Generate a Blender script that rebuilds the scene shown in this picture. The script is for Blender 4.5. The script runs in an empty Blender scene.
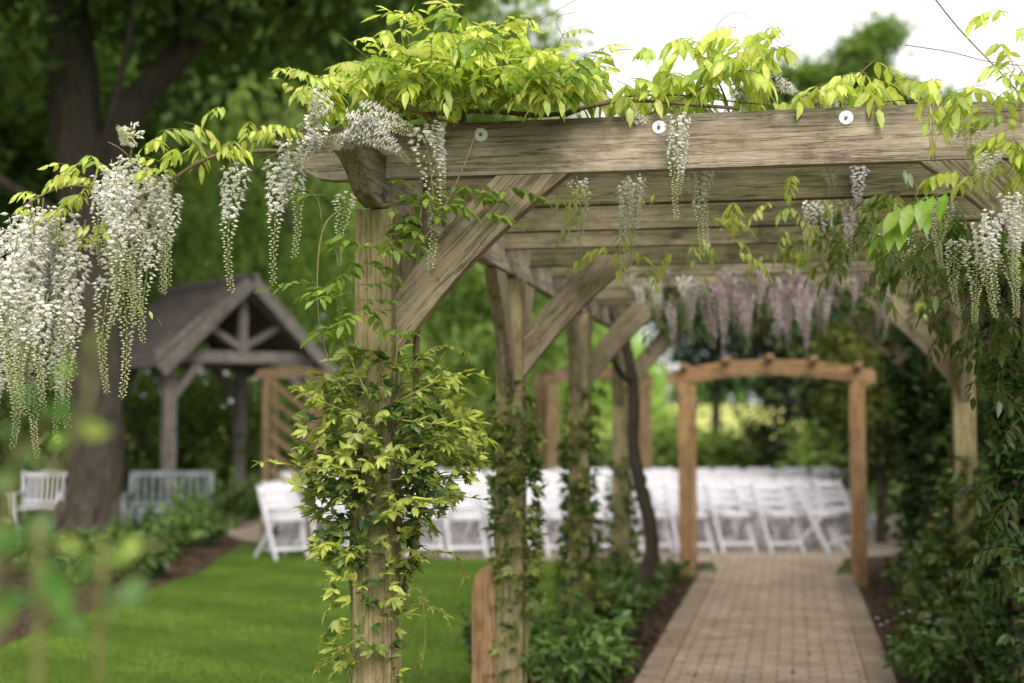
import bpy, bmesh, math, random
import numpy as np
from mathutils import Vector, Matrix

R = math.radians
random.seed(7)
rng = np.random.default_rng(7)
scene = bpy.context.scene
COL = scene.collection

# ------------------------------------------------------------------ camera
F = 50 / 36 * 1024
CAM = np.array([0.0, 0.0, 1.6])
YAW, PITCH = math.atan(278 / F), math.atan(79.5 / F)
cr = np.array([math.cos(YAW), math.sin(YAW), 0])
cf = np.array([-math.sin(YAW) * math.cos(PITCH), math.cos(YAW) * math.cos(PITCH), math.sin(PITCH)])
cu = np.cross(cr, cf)


def at(px, py, D):
    """survey helper: world point seen at a pixel of the photo at depth D"""
    return CAM + D * (cf + (px - 512) / F * cr - (py - 341.5) / F * cu)


def G(px, py, z=0.0):
    d = cf + (px - 512) / F * cr - (py - 341.5) / F * cu
    t = (z - CAM[2]) / d[2]
    return CAM + t * d


def GD(px, D, z=0.0):
    """ground point in image column px at depth D"""
    p = at(px, 421, D)
    return np.array([p[0], p[1], z])


cam = bpy.data.cameras.new('camera')
cam_o = bpy.data.objects.new('camera', cam)
COL.objects.link(cam_o)
cam_o.location = CAM
cam_o.rotation_euler = (R(90) + PITCH, 0, YAW)
cam.lens = 50
cam.sensor_width = 36
cam.clip_end = 3000
cam.dof.use_dof = True
cam.dof.focus_distance = 4.95
cam.dof.aperture_fstop = 1.45
scene.camera = cam_o

# ------------------------------------------------------------------ nodes
def new_mat(name):
    m = bpy.data.materials.new(name)
    m.use_nodes = True
    nt = m.node_tree
    nt.nodes.clear()
    return m, nt


def nd(nt, typ, **kw):
    n = nt.nodes.new(typ)
    for k, v in kw.items():
        if k in n.inputs.keys():
            n.inputs[k].default_value = v
        else:
            setattr(n, k, v)
    return n


def lk(nt, a, ai, b, bi):
    nt.links.new(a.outputs[ai], b.inputs[bi])


def ramp(nt, stops):
    n = nt.nodes.new('ShaderNodeValToRGB')
    cr_ = n.color_ramp
    while len(cr_.elements) < len(stops):
        cr_.elements.new(0.5)
    for e, (p, c) in zip(cr_.elements, stops):
        e.position = p
        e.color = (*c, 1) if len(c) == 3 else c
    return n


def math_n(nt, op, a=None, b=None):
    n = nt.nodes.new('ShaderNodeMath')
    n.operation = op
    for i, v in enumerate((a, b)):
        if v is None:
            continue
        if isinstance(v, (int, float)):
            n.inputs[i].default_value = v
        else:
            nt.links.new(v, n.inputs[i])
    return n


def mix_c(nt, fac, a, b, mode='MIX'):
    n = nt.nodes.new('ShaderNodeMix')
    n.data_type = 'RGBA'
    n.blend_type = mode
    for idx, v in ((0, fac), (6, a), (7, b)):
        if isinstance(v, (int, float)):
            n.inputs[idx].default_value = v
        elif isinstance(v, tuple):
            n.inputs[idx].default_value = (*v, 1)
        else:
            nt.links.new(v, n.inputs[idx])
    return n.outputs[2]


def principled(nt, color, rough=0.7, bump=None, bump_d=0.01, spec=0.3):
    p = nt.nodes.new('ShaderNodeBsdfPrincipled')
    o = nt.nodes.new('ShaderNodeOutputMaterial')
    if isinstance(color, tuple):
        p.inputs['Base Color'].default_value = (*color, 1)
    else:
        nt.links.new(color, p.inputs['Base Color'])
    p.inputs['Roughness'].default_value = rough
    p.inputs['Specular IOR Level'].default_value = spec
    if bump is not None:
        b = nt.nodes.new('ShaderNodeBump')
        b.inputs['Distance'].default_value = bump_d
        b.inputs['Strength'].default_value = 1.0
        nt.links.new(bump, b.inputs['Height'])
        nt.links.new(b.outputs[0], p.inputs['Normal'])
    nt.links.new(p.outputs[0], o.inputs[0])
    return p


def obj_coords(nt, scale=(1, 1, 1), rand=True):
    tc = nt.nodes.new('ShaderNodeTexCoord')
    mp = nt.nodes.new('ShaderNodeMapping')
    mp.inputs['Scale'].default_value = scale
    src = tc.outputs['Object']
    if rand:
        oi = nt.nodes.new('ShaderNodeObjectInfo')
        m = math_n(nt, 'MULTIPLY', oi.outputs['Random'], 37.0)
        ad = nt.nodes.new('ShaderNodeVectorMath')
        ad.operation = 'ADD'
        nt.links.new(src, ad.inputs[0])
        nt.links.new(m.outputs[0], ad.inputs[1])
        src = ad.outputs[0]
    nt.links.new(src, mp.inputs[0])
    return mp, tc


def wood_mat(name, dark, mid, light, stain=(0.05, 0.055, 0.03), stain_amt=0.6, top=None, bump_d=0.004, tone=0.1):
    """weathered timber, grain along local X"""
    m, nt = new_mat(name)
    mp, tc = obj_coords(nt, (1.0, 1.0, 1.0))
    def noise(scale, s=1.0, det=5, rough=0.6):
        mm = nt.nodes.new('ShaderNodeMapping')
        mm.inputs['Scale'].default_value = scale
        nt.links.new(mp.outputs[0], mm.inputs[0])
        n = nd(nt, 'ShaderNodeTexNoise', Scale=s, Detail=det, Roughness=rough)
        nt.links.new(mm.outputs[0], n.inputs['Vector'])
        return n.outputs['Fac']
    g1 = noise((1.3, 9, 9), det=7, rough=.62)
    g2 = noise((10, 130, 130), det=4)
    crk = noise((1.1, 34, 34), det=4, rough=.55)
    blot = noise((3.5, 6.0, 6.0), det=6, rough=.7)
    patch = noise((7, 13, 13), det=8, rough=.75)
    speck = noise((45, 70, 70), det=2)
    c = ramp(nt, [(0.22, dark), (0.5, mid), (0.8, light)])
    nt.links.new(g1, c.inputs[0])
    fine = ramp(nt, [(0.34, (0.70, 0.68, 0.66)), (0.58, (1.06, 1.05, 1.04))])
    nt.links.new(g2, fine.inputs[0])
    col = mix_c(nt, 0.8, c.outputs[0], fine.outputs[0], 'MULTIPLY')
    pt = ramp(nt, [(0.34, (0.52, 0.50, 0.44)), (0.47, (0.95, 0.95, 0.94)), (0.66, (1.22, 1.2, 1.18))])
    nt.links.new(patch, pt.inputs[0])
    col = mix_c(nt, 0.9, col, pt.outputs[0], 'MULTIPLY')
    cr2 = ramp(nt, [(0.475, (1, 1, 1)), (0.492, (0.22, 0.19, 0.16)), (0.508, (0.22, 0.19, 0.16)), (0.525, (1, 1, 1))])
    nt.links.new(crk, cr2.inputs[0])
    cmask = ramp(nt, [(0.47, (0, 0, 0)), (0.62, (1, 1, 1))])
    nt.links.new(blot, cmask.inputs[0])
    cf2 = math_n(nt, 'MULTIPLY', cmask.outputs[0], 0.75)
    col = mix_c(nt, cf2.outputs[0], col, mix_c(nt, 1.0, col, cr2.outputs[0], 'MULTIPLY'))
    st = ramp(nt, [(0.45, (0, 0, 0)), (0.72, (1, 1, 1))])
    nt.links.new(blot, st.inputs[0])
    sf = math_n(nt, 'MULTIPLY', st.outputs[0], stain_amt)
    col = mix_c(nt, sf.outputs[0], col, stain)
    mk = nt.nodes.new('ShaderNodeMapping')
    mk.inputs['Scale'].default_value = (2.6, 7.0, 7.0)
    nt.links.new(mp.outputs[0], mk.inputs[0])
    vk = nd(nt, 'ShaderNodeTexVoronoi', Scale=1.0)
    lk(nt, mk, 0, vk, 'Vector')
    kr = ramp(nt, [(0.05, (0.22, 0.17, 0.12)), (0.085, (0.55, 0.48, 0.4)), (0.13, (1, 1, 1))])
    lk(nt, vk, 'Distance', kr, 0)
    col = mix_c(nt, 0.8, col, kr.outputs[0], 'MULTIPLY')
    sp = ramp(nt, [(0.66, (1, 1, 1)), (0.74, (0.45, 0.42, 0.38))])
    nt.links.new(speck, sp.inputs[0])
    col = mix_c(nt, 0.7, col, sp.outputs[0], 'MULTIPLY')
    oi_ = nt.nodes.new('ShaderNodeObjectInfo')
    tr_ = ramp(nt, [(0.0, (1 - tone, 1 - tone, 1 - tone * 1.15)), (1.0, (1.06, 1.06, 1.06))])
    nt.links.new(oi_.outputs['Random'], tr_.inputs[0])
    col = mix_c(nt, 1.0, col, tr_.outputs[0], 'MULTIPLY')
    if top is not None:      # damp, dark weathering along the upper edge of a beam
        sx = nt.nodes.new('ShaderNodeSeparateXYZ')
        nt.links.new(tc.outputs['Object'], sx.inputs[0])
        mr = nt.nodes.new('ShaderNodeMapRange')
        mr.inputs[1].default_value = top[0]
        mr.inputs[2].default_value = top[1]
        nt.links.new(sx.outputs[2], mr.inputs[0])
        wv = noise((2.5, 8, 8), det=6, rough=0.7)
        wr = ramp(nt, [(0.36, (0, 0, 0)), (0.56, (1, 1, 1))])
        nt.links.new(wv, wr.inputs[0])
        tf = math_n(nt, 'MULTIPLY', mr.outputs[0], wr.outputs[0])
        tf2 = math_n(nt, 'MULTIPLY', tf.outputs[0], 0.92)
        col = mix_c(nt, tf2.outputs[0], col, (0.05, 0.045, 0.028))
    h = math_n(nt, 'ADD', g2, math_n(nt, 'MULTIPLY', cr2.outputs[0], 1.2).outputs[0])
    principled(nt, col, 0.85, h.outputs[0], bump_d, 0.15)
    return m


def leaf_mat(name, trans=0.45, rough=0.45, gloss=0.06, tint=(1, 1, 1), back=(1.0, 1.08, 0.6), spot=((0.78, 0.8, 0.78), (1.12, 1.1, 1.1))):
    m, nt = new_mat(name)
    at_ = nd(nt, 'ShaderNodeAttribute', attribute_name='tint')
    mp, tc = obj_coords(nt, (1, 1, 1), False)
    n = nd(nt, 'ShaderNodeTexNoise', Scale=55.0, Detail=2.0)
    lk(nt, mp, 0, n, 'Vector')
    r = ramp(nt, [(0.3, spot[0]), (0.7, spot[1])])
    lk(nt, n, 'Fac', r, 0)
    col = mix_c(nt, 1.0, at_.outputs['Color'], r.outputs[0], 'MULTIPLY')
    col = mix_c(nt, 1.0, col, tint, 'MULTIPLY')
    d = nt.nodes.new('ShaderNodeBsdfDiffuse')
    t = nt.nodes.new('ShaderNodeBsdfTranslucent')
    g = nt.nodes.new('ShaderNodeBsdfGlossy')
    g.inputs['Roughness'].default_value = rough
    g.inputs['Color'].default_value = (0.9, 0.95, 0.9, 1)
    nt.links.new(col, d.inputs[0])
    tcl = mix_c(nt, 1.0, col, back, 'MULTIPLY')
    nt.links.new(tcl, t.inputs[0])
    a = nt.nodes.new('ShaderNodeMixShader')
    a.inputs[0].default_value = trans
    nt.links.new(d.outputs[0], a.inputs[1])
    nt.links.new(t.outputs[0], a.inputs[2])
    b = nt.nodes.new('ShaderNodeMixShader')
    b.inputs[0].default_value = gloss
    nt.links.new(a.outputs[0], b.inputs[1])
    nt.links.new(g.outputs[0], b.inputs[2])
    o = nt.nodes.new('ShaderNodeOutputMaterial')
    nt.links.new(b.outputs[0], o.inputs[0])
    return m


def bark_mat(name, c1, c2, moss=(0.06, 0.07, 0.03), sc=(9, 9, 1.6), bump_d=0.03):
    m, nt = new_mat(name)
    mp, tc = obj_coords(nt, sc)
    n = nd(nt, 'ShaderNodeTexNoise', Scale=2.0, Detail=8.0, Roughness=0.7)
    lk(nt, mp, 0, n, 'Vector')
    r = ramp(nt, [(0.3, c1), (0.7, c2)])
    lk(nt, n, 'Fac', r, 0)
    mp2, _ = obj_coords(nt, (1, 1, 1))
    n2 = nd(nt, 'ShaderNodeTexNoise', Scale=2.5, Detail=4.0)
    lk(nt, mp2, 0, n2, 'Vector')
    f = ramp(nt, [(0.5, (0, 0, 0)), (0.75, (0.7, 0.7, 0.7))])
    lk(nt, n2, 'Fac', f, 0)
    col = mix_c(nt, f.outputs[0], r.outputs[0], moss)
    principled(nt, col, 0.9, n.outputs['Fac'], bump_d, 0.1)
    return m


def paint_mat(name, c, rough=0.45, var=0.12, dirt=(0.4, 0.4, 0.36)):
    m, nt = new_mat(name)
    mp, tc = obj_coords(nt)
    n = nd(nt, 'ShaderNodeTexNoise', Scale=7.0, Detail=6.0, Roughness=0.65)
    lk(nt, mp, 0, n, 'Vector')
    f = ramp(nt, [(0.45, (0, 0, 0)), (0.8, (var * 3, var * 3, var * 3))])
    lk(nt, n, 'Fac', f, 0)
    col = mix_c(nt, f.outputs[0], c, dirt)
    principled(nt, col, rough, n.outputs['Fac'], 0.002, 0.4)
    return m


M = {}
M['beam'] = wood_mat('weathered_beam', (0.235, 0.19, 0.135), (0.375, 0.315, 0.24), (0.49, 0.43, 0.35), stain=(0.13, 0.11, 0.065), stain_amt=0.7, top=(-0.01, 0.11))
M['rear_beam'] = wood_mat('shaded_green_beam', (0.15, 0.125, 0.07), (0.25, 0.215, 0.135), (0.37, 0.32, 0.23), stain=(0.07, 0.08, 0.03), stain_amt=0.9, top=(-0.06, 0.10), tone=0.5)  # darker copy of the beam wood; shade of the top growth put in its colour
M['post'] = wood_mat('weathered_post', (0.19, 0.155, 0.075), (0.31, 0.26, 0.14), (0.42, 0.36, 0.22), stain=(0.14, 0.145, 0.055), stain_amt=0.8)
M['brace'] = wood_mat('weathered_brace', (0.19, 0.15, 0.095), (0.315, 0.26, 0.175), (0.43, 0.365, 0.265), stain=(0.10, 0.09, 0.045), stain_amt=0.45)
M['new_wood'] = wood_mat('new_softwood', (0.24, 0.145, 0.072), (0.345, 0.215, 0.11), (0.43, 0.28, 0.15), stain=(0.25, 0.16, 0.08), stain_amt=0.4)
M['dull_wood'] = wood_mat('dull_softwood', (0.13, 0.09, 0.05), (0.195, 0.135, 0.075), (0.26, 0.185, 0.11), stain=(0.14, 0.10, 0.05), stain_amt=0.4)
M['grey_wood'] = wood_mat('grey_oak', (0.12, 0.108, 0.098), (0.19, 0.172, 0.155), (0.27, 0.248, 0.225), stain=(0.09, 0.09, 0.07), stain_amt=0.5)
M['leaf'] = leaf_mat('young_leaf', 0.5, 0.4, 0.025)
M['ivy'] = leaf_mat('climber_leaf', 0.35, 0.4, 0.025)
M['tree'] = leaf_mat('tree_leaf', 0.45, 0.5, 0.012)
M['petal'] = leaf_mat('petal', 0.18, 0.6, 0.01, back=(1.0, 1.0, .97), spot=((.95, .95, .95), (1.04, 1.04, 1.04)))
M['twig'] = bark_mat('vine_bark', (0.12, 0.085, 0.05), (0.26, 0.20, 0.13), sc=(30, 30, 30), bump_d=0.003)
M['green_twig'] = bark_mat('green_stem', (0.12, 0.13, 0.04), (0.26, 0.25, 0.10), sc=(30, 30, 30), bump_d=0.002)
M['bark'] = bark_mat('tree_bark', (0.055, 0.042, 0.032), (0.17, 0.135, 0.105))
M['dark_bark'] = bark_mat('dark_vine_bark', (0.03, 0.024, 0.018), (0.09, 0.07, 0.05), sc=(18, 18, 5), bump_d=0.01)
M['oak_bark'] = bark_mat('oak_bark', (0.022, 0.018, 0.014), (0.115, 0.095, 0.075))
M['white'] = paint_mat('white_resin', (0.54, 0.53, 0.565), 0.4, 0.05)
M['seat_pad'] = paint_mat('white_vinyl', (0.62, 0.61, 0.64), 0.5, 0.03)
M['pale_blue'] = paint_mat('pale_blue_paint', (0.105, 0.135, 0.145), 0.6, 0.2)
M['offwhite'] = paint_mat('chalky_white_paint', (0.25, 0.28, 0.30), 0.6, 0.15)
M['plastic'] = paint_mat('white_plastic_disc', (0.86, 0.87, 0.9), 0.35, 0.05)
M['bolt'] = paint_mat('galvanised_bolt', (0.12, 0.14, 0.17), 0.4, 0.1)
M['twine'] = paint_mat('jute_twine', (0.42, 0.33, 0.2), 0.9, 0.1)

# ------------------------------------------------------------------ object helpers
def link(o, parent=None):
    COL.objects.link(o)
    if parent is not None:
        o.parent = parent
    return o


def thing(name, label, cat, loc=(0, 0, 0), rz=0, group=None):
    o = bpy.data.objects.new(name, None)
    COL.objects.link(o)
    o.location = loc
    o.rotation_euler = (0, 0, rz)
    o.empty_display_size = 0.2
    o['label'] = label
    o['category'] = cat
    if group:
        o['group'] = group
    return o


def tag(o, label, cat, group=None):
    o['label'] = label
    o['category'] = cat
    if group:
        o['group'] = group
    return o


def mesh_obj(name, me, mat, parent=None, loc=(0, 0, 0), rot=None):
    o = bpy.data.objects.new(name, me)
    if mat is not None and not me.materials:
        me.materials.append(mat)
    link(o, parent)
    o.location = loc
    if rot is not None:
        o.rotation_euler = rot
    return o


def np_mesh(name, V, faces_q=None, faces_t=None, tint=None, smooth=True):
    V = np.asarray(V, dtype=np.float32)
    nq = 0 if faces_q is None else len(faces_q)
    ntri = 0 if faces_t is None else len(faces_t)
    loops, starts = [], []
    if nq:
        loops.append(np.asarray(faces_q, dtype=np.int32).ravel())
        starts.append(np.arange(nq, dtype=np.int32) * 4)
    if ntri:
        loops.append(np.asarray(faces_t, dtype=np.int32).ravel())
        starts.append(np.arange(ntri, dtype=np.int32) * 3 + nq * 4)
    loops = np.concatenate(loops)
    starts = np.concatenate(starts)
    me = bpy.data.meshes.new(name)
    me.vertices.add(len(V))
    me.vertices.foreach_set('co', V.ravel())
    me.loops.add(len(loops))
    me.loops.foreach_set('vertex_index', loops)
    me.polygons.add(len(starts))
    me.polygons.foreach_set('loop_start', starts)
    if smooth:
        me.polygons.foreach_set('use_smooth', np.ones(len(starts), dtype=bool))
    if tint is not None:
        a = me.attributes.new('tint', 'FLOAT_COLOR', 'POINT')
        c = np.ones((len(V), 4), dtype=np.float32)
        c[:, :3] = tint
        a.data.foreach_set('color', c.ravel())
    me.update(calc_edges=True)
    me.validate()
    return me


def nrm(v):
    v = np.asarray(v, dtype=float)
    return v / np.maximum(np.linalg.norm(v, axis=-1, keepdims=True), 1e-9)


class Leaves:
    """collects leaf blades (pointed ovals folded along the midrib) and builds them as one mesh"""
    def __init__(self):
        self.b, self.d, self.n, self.l, self.w, self.c, self.k = [], [], [], [], [], [], []

    def add(self, B, D, N, L, W, C, droop=0.15):
        B = np.atleast_2d(B)
        k = len(B)
        self.b.append(B)
        self.d.append(np.broadcast_to(np.atleast_2d(D), (k, 3)))
        self.n.append(np.broadcast_to(np.atleast_2d(N), (k, 3)))
        self.l.append(np.broadcast_to(np.asarray(L, float), (k,)))
        self.w.append(np.broadcast_to(np.asarray(W, float), (k,)))
        self.c.append(np.broadcast_to(np.atleast_2d(C), (k, 3)))
        self.k.append(np.broadcast_to(np.asarray(droop, float), (k,)))

    def count(self):
        return sum(len(x) for x in self.b)

    def mesh(self, name, origin=(0, 0, 0), simple=False):
        B = np.concatenate(self.b) - np.asarray(origin)
        D = nrm(np.concatenate(self.d))
        N = np.concatenate(self.n)
        S = nrm(np.cross(D, N))
        N = nrm(np.cross(S, D))
        L = np.concatenate(self.l)[:, None]
        W = np.concatenate(self.w)[:, None]
        C = np.concatenate(self.c)
        K = np.concatenate(self.k)[:, None]
        n = len(B)
        if simple:   # rhombic blade, 4 points
            P = [B, B + D * L * .45 + S * W * .5 + N * W * .12, B + D * L - N * L * K, B + D * L * .45 - S * W * .5 + N * W * .12]
            V = np.stack(P, 1).reshape(-1, 3)
            q = np.arange(n)[:, None] * 4 + np.array([0, 1, 2, 3])
            return np_mesh(name, V, q, None, np.repeat(C, 4, 0))
        def p(t, s, lift):
            return B + D * L * t + S * W * .5 * s + N * (W * lift - L * K * t * t)
        P = [p(0, 0, 0),
             p(.28, .86, .10), p(.28, 0, 0), p(.28, -.86, .10),
             p(.62, .80, .10), p(.62, 0, 0), p(.62, -.80, .10),
             p(1, 0, 0)]
        V = np.stack(P, 1).reshape(-1, 3)
        base = np.arange(n)[:, None] * 8
        q = np.concatenate([base + np.array([1, 4, 5, 2]), base + np.array([2, 5, 6, 3])])
        t = np.concatenate([base + np.array(f) for f in ([0, 1, 2], [0, 2, 3], [4, 7, 5], [5, 7, 6])])
        sh = np.ones((n, 8, 1))
        sh[:, [2, 5], 0] = 1.12
        return np_mesh(name, V, q, t, (C[:, None, :] * sh).reshape(-1, 3))


def spline(pts, n=6):
    """Catmull-Rom through points"""
    P = [np.asarray(p, float) for p in pts]
    if len(P) < 3:
        return np.array(P)
    P = [2 * P[0] - P[1]] + P + [2 * P[-1] - P[-2]]
    out = []
    for i in range(1, len(P) - 2):
        for j in range(n):
            t = j / n
            out.append(.5 * ((2 * P[i]) + (-P[i - 1] + P[i + 1]) * t + (2 * P[i - 1] - 5 * P[i] + 4 * P[i + 1] - P[i + 2]) * t * t
                             + (-P[i - 1] + 3 * P[i] - 3 * P[i + 1] + P[i + 2]) * t ** 3))
    out.append(P[-2])
    return np.array(out)


class Tubes:
    def __init__(self):
        self.V, self.Q, self.T, self.n = [], [], [], 0

    def add(self, path, r0, r1=None, sides=6, wob=0.0, radii=None):
        P = np.asarray(path, float)
        k = len(P)
        T = nrm(np.gradient(P, axis=0))
        ref = np.array([0, 0, 1.0]) if abs(T[:, 2].mean()) < .8 else np.array([1.0, 0, 0])
        S = nrm(np.cross(T, ref))
        U = np.cross(S, T)
        if radii is None:
            radii = np.linspace(r0, r0 if r1 is None else r1, k)
        a = np.arange(sides) / sides * 2 * math.pi
        rr = np.asarray(radii)[:, None] * (1 + wob * rng.normal(size=(k, sides)))
        ring = P[:, None, :] + rr[..., None] * (np.cos(a)[None, :, None] * S[:, None, :] + np.sin(a)[None, :, None] * U[:, None, :])
        V = np.concatenate([ring.reshape(-1, 3), P[:1], P[-1:]])
        i, j = np.meshgrid(np.arange(k - 1), np.arange(sides), indexing='ij')
        j2 = (j + 1) % sides
        Q = np.stack([i * sides + j, i * sides + j2, (i + 1) * sides + j2, (i + 1) * sides + j], -1).reshape(-1, 4)
        s = np.arange(sides)
        t0 = np.stack([np.full(sides, k * sides), (s + 1) % sides, s], -1)
        t1 = np.stack([np.full(sides, k * sides + 1), (k - 1) * sides + s, (k - 1) * sides + (s + 1) % sides], -1)
        self.V.append(V)
        self.Q.append(Q + self.n)
        self.T.append(np.concatenate([t0, t1]) + self.n)
        self.n += len(V)

    def mesh(self, name, origin=(0, 0, 0)):
        return np_mesh(name, np.concatenate(self.V) - np.asarray(origin), np.concatenate(self.Q), np.concatenate(self.T))


def prism(outline, t, bevel=0.004, name='timber'):
    """outline in local (x,z), thickness t along y; edges slightly eased"""
    bm = bmesh.new()
    a = [bm.verts.new((x, -t / 2, z)) for x, z in outline]
    b = [bm.verts.new((x, t / 2, z)) for x, z in outline]
    bm.faces.new(a)
    bm.faces.new(b[::-1])
    n = len(a)
    for i in range(n):
        j = (i + 1) % n
        bm.faces.new((a[j], a[i], b[i], b[j]))
    bmesh.ops.recalc_face_normals(bm, faces=bm.faces)
    if bevel:
        bmesh.ops.bevel(bm, geom=list(bm.edges), offset=bevel, segments=2, profile=.6, affect='EDGES', clamp_overlap=True)
    me = bpy.data.meshes.new(name)
    bm.to_mesh(me)
    bm.free()
    return me


def bar(name, a, b, w, h, mat, parent, bevel=0.003, up=(0, 0, 1), origin=(0, 0, 0)):
    """a square-cut timber from a to b (local coords of the parent), width w, height h, grain along its length"""
    a, b = Vector(a), Vector(b)
    L = (b - a).length
    me = prism([(-L / 2, -h / 2), (L / 2, -h / 2), (L / 2, h / 2), (-L / 2, h / 2)], w, bevel, name)
    o = mesh_obj(name, me, mat, parent)
    x = (b - a).normalized()
    up = Vector(up)
    if abs(x.dot(up)) > .95:
        up = Vector((0, 1, 0))
    y = up.cross(x).normalized()
    z = x.cross(y)
    m = Matrix((x, y, z)).transposed().to_4x4()
    m.translation = (a + b) / 2
    o.matrix_local = m
    return o


def box_bm(bm, c, s, rot=None):
    g = bmesh.ops.create_cube(bm, size=1)
    m = Matrix.Diagonal((*s, 1))
    if rot is not None:
        m = rot.to_4x4() @ m
    m = Matrix.Translation(c) @ m
    bmesh.ops.transform(bm, matrix=m, verts=g['verts'])


def bm_mesh(bm, name, bevel=0.0):
    if bevel:
        bmesh.ops.bevel(bm, geom=list(bm.edges), offset=bevel, segments=2, profile=.6, affect='EDGES', clamp_overlap=True)
    me = bpy.data.meshes.new(name)
    bm.to_mesh(me)
    bm.free()
    return me


def sheet(name, pts, z, mat, kind='structure'):
    bm = bmesh.new()
    vs = [bm.verts.new((p[0], p[1], z)) for p in pts]
    f = bm.faces.new(vs)
    f.normal_update()
    if f.normal.z < 0:
        f.normal_flip()
    bmesh.ops.triangulate(bm, faces=[f])
    o = mesh_obj(name, bm_mesh(bm, name), mat)
    o['kind'] = kind
    return o

# ------------------------------------------------------------------ world and light
w = bpy.data.worlds.new('World')
scene.world = w
w.use_nodes = True
nt = w.node_tree
nt.nodes.clear()
SUN_EL, SUN_AZ = R(40), R(158)        # high soft light from behind the camera, slightly right
sky = nd(nt, 'ShaderNodeTexSky', sky_type='NISHITA', sun_disc=False, sun_elevation=SUN_EL, sun_rotation=SUN_AZ,
         air_density=1.0, dust_density=6.0, ozone_density=1.0)
hs = nd(nt, 'ShaderNodeHueSaturation', Saturation=0.12, Value=1.0)
lk(nt, sky, 0, hs, 'Color')
ov = mix_c(nt, 0.8, hs.outputs[0], (14.6, 14.3, 14.5))     # thin even cloud over the sky
bg = nd(nt, 'ShaderNodeBackground', Strength=0.105)
nt.links.new(ov, bg.inputs[0])
ow = nt.nodes.new('ShaderNodeOutputWorld')
lk(nt, bg, 0, ow, 0)
sun = bpy.data.lights.new('sun', 'SUN')
sun.energy = 3.8
sun.angle = R(35)
sun.color = (1.0, 0.95, 0.87)
so = bpy.data.objects.new('sun', sun)
COL.objects.link(so)
sd = Vector((math.sin(SUN_AZ) * math.cos(SUN_EL), math.cos(SUN_AZ) * math.cos(SUN_EL), math.sin(SUN_EL)))
so.rotation_euler = (-sd).to_track_quat('-Z', 'Y').to_euler()
so.location = (4, -6, 12)

# ------------------------------------------------------------------ ground sheets
def grass_mat(name, c1, c2, stripe=0.0, sc=1.0):
    m, nt = new_mat(name)
    mp, tc = obj_coords(nt, (1, 1, 1), False)
    n = nd(nt, 'ShaderNodeTexNoise', Scale=1.3 * sc, Detail=6.0, Roughness=0.65)
    lk(nt, mp, 0, n, 'Vector')
    n2 = nd(nt, 'ShaderNodeTexNoise', Scale=60.0 * sc, Detail=4.0)
    lk(nt, mp, 0, n2, 'Vector')
    r = ramp(nt, [(0.32, c1), (0.68, c2)])
    lk(nt, n, 'Fac', r, 0)
    f = ramp(nt, [(0.3, (0.6, 0.6, 0.6)), (0.7, (1.25, 1.25, 1.2))])
    lk(nt, n2, 'Fac', f, 0)
    col = mix_c(nt, 1.0, r.outputs[0], f.outputs[0], 'MULTIPLY')
    if stripe:
        mp3, _ = obj_coords(nt, (1, 1, 1), False)
        mp3.inputs['Rotation'].default_value = (0, 0, R(-62))
        wv = nd(nt, 'ShaderNodeTexWave', Scale=0.24, Distortion=0.8, Detail=2.0)
        lk(nt, mp3, 0, wv, 'Vector')
        wr = ramp(nt, [(0.35, (1 - stripe,) * 3), (0.65, (1 + stripe,) * 3)])
        lk(nt, wv, 'Fac', wr, 0)
        col = mix_c(nt, 1.0, col, wr.outputs[0], 'MULTIPLY')
    principled(nt, col, 0.9, n2.outputs['Fac'], 0.02, 0.1)
    return m


def soil_mat():
    m, nt = new_mat('bark_mulch_soil')
    mp, tc = obj_coords(nt, (1, 1, 1), False)
    v = nd(nt, 'ShaderNodeTexVoronoi', Scale=26.0)
    lk(nt, mp, 0, v, 'Vector')
    n = nd(nt, 'ShaderNodeTexNoise', Scale=9.0, Detail=8.0, Roughness=0.7)
    lk(nt, mp, 0, n, 'Vector')
    r = ramp(nt, [(0.25, (0.03, 0.02, 0.014)), (0.55, (0.085, 0.055, 0.038)), (0.85, (0.16, 0.11, 0.075))])
    s = mix_c(nt, 0.5, n.outputs['Fac'], v.outputs['Color'])
    nt.links.new(s, r.inputs[0])
    principled(nt, r.outputs[0], 0.95, v.outputs['Distance'], 0.03, 0.1)
    return m


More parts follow.
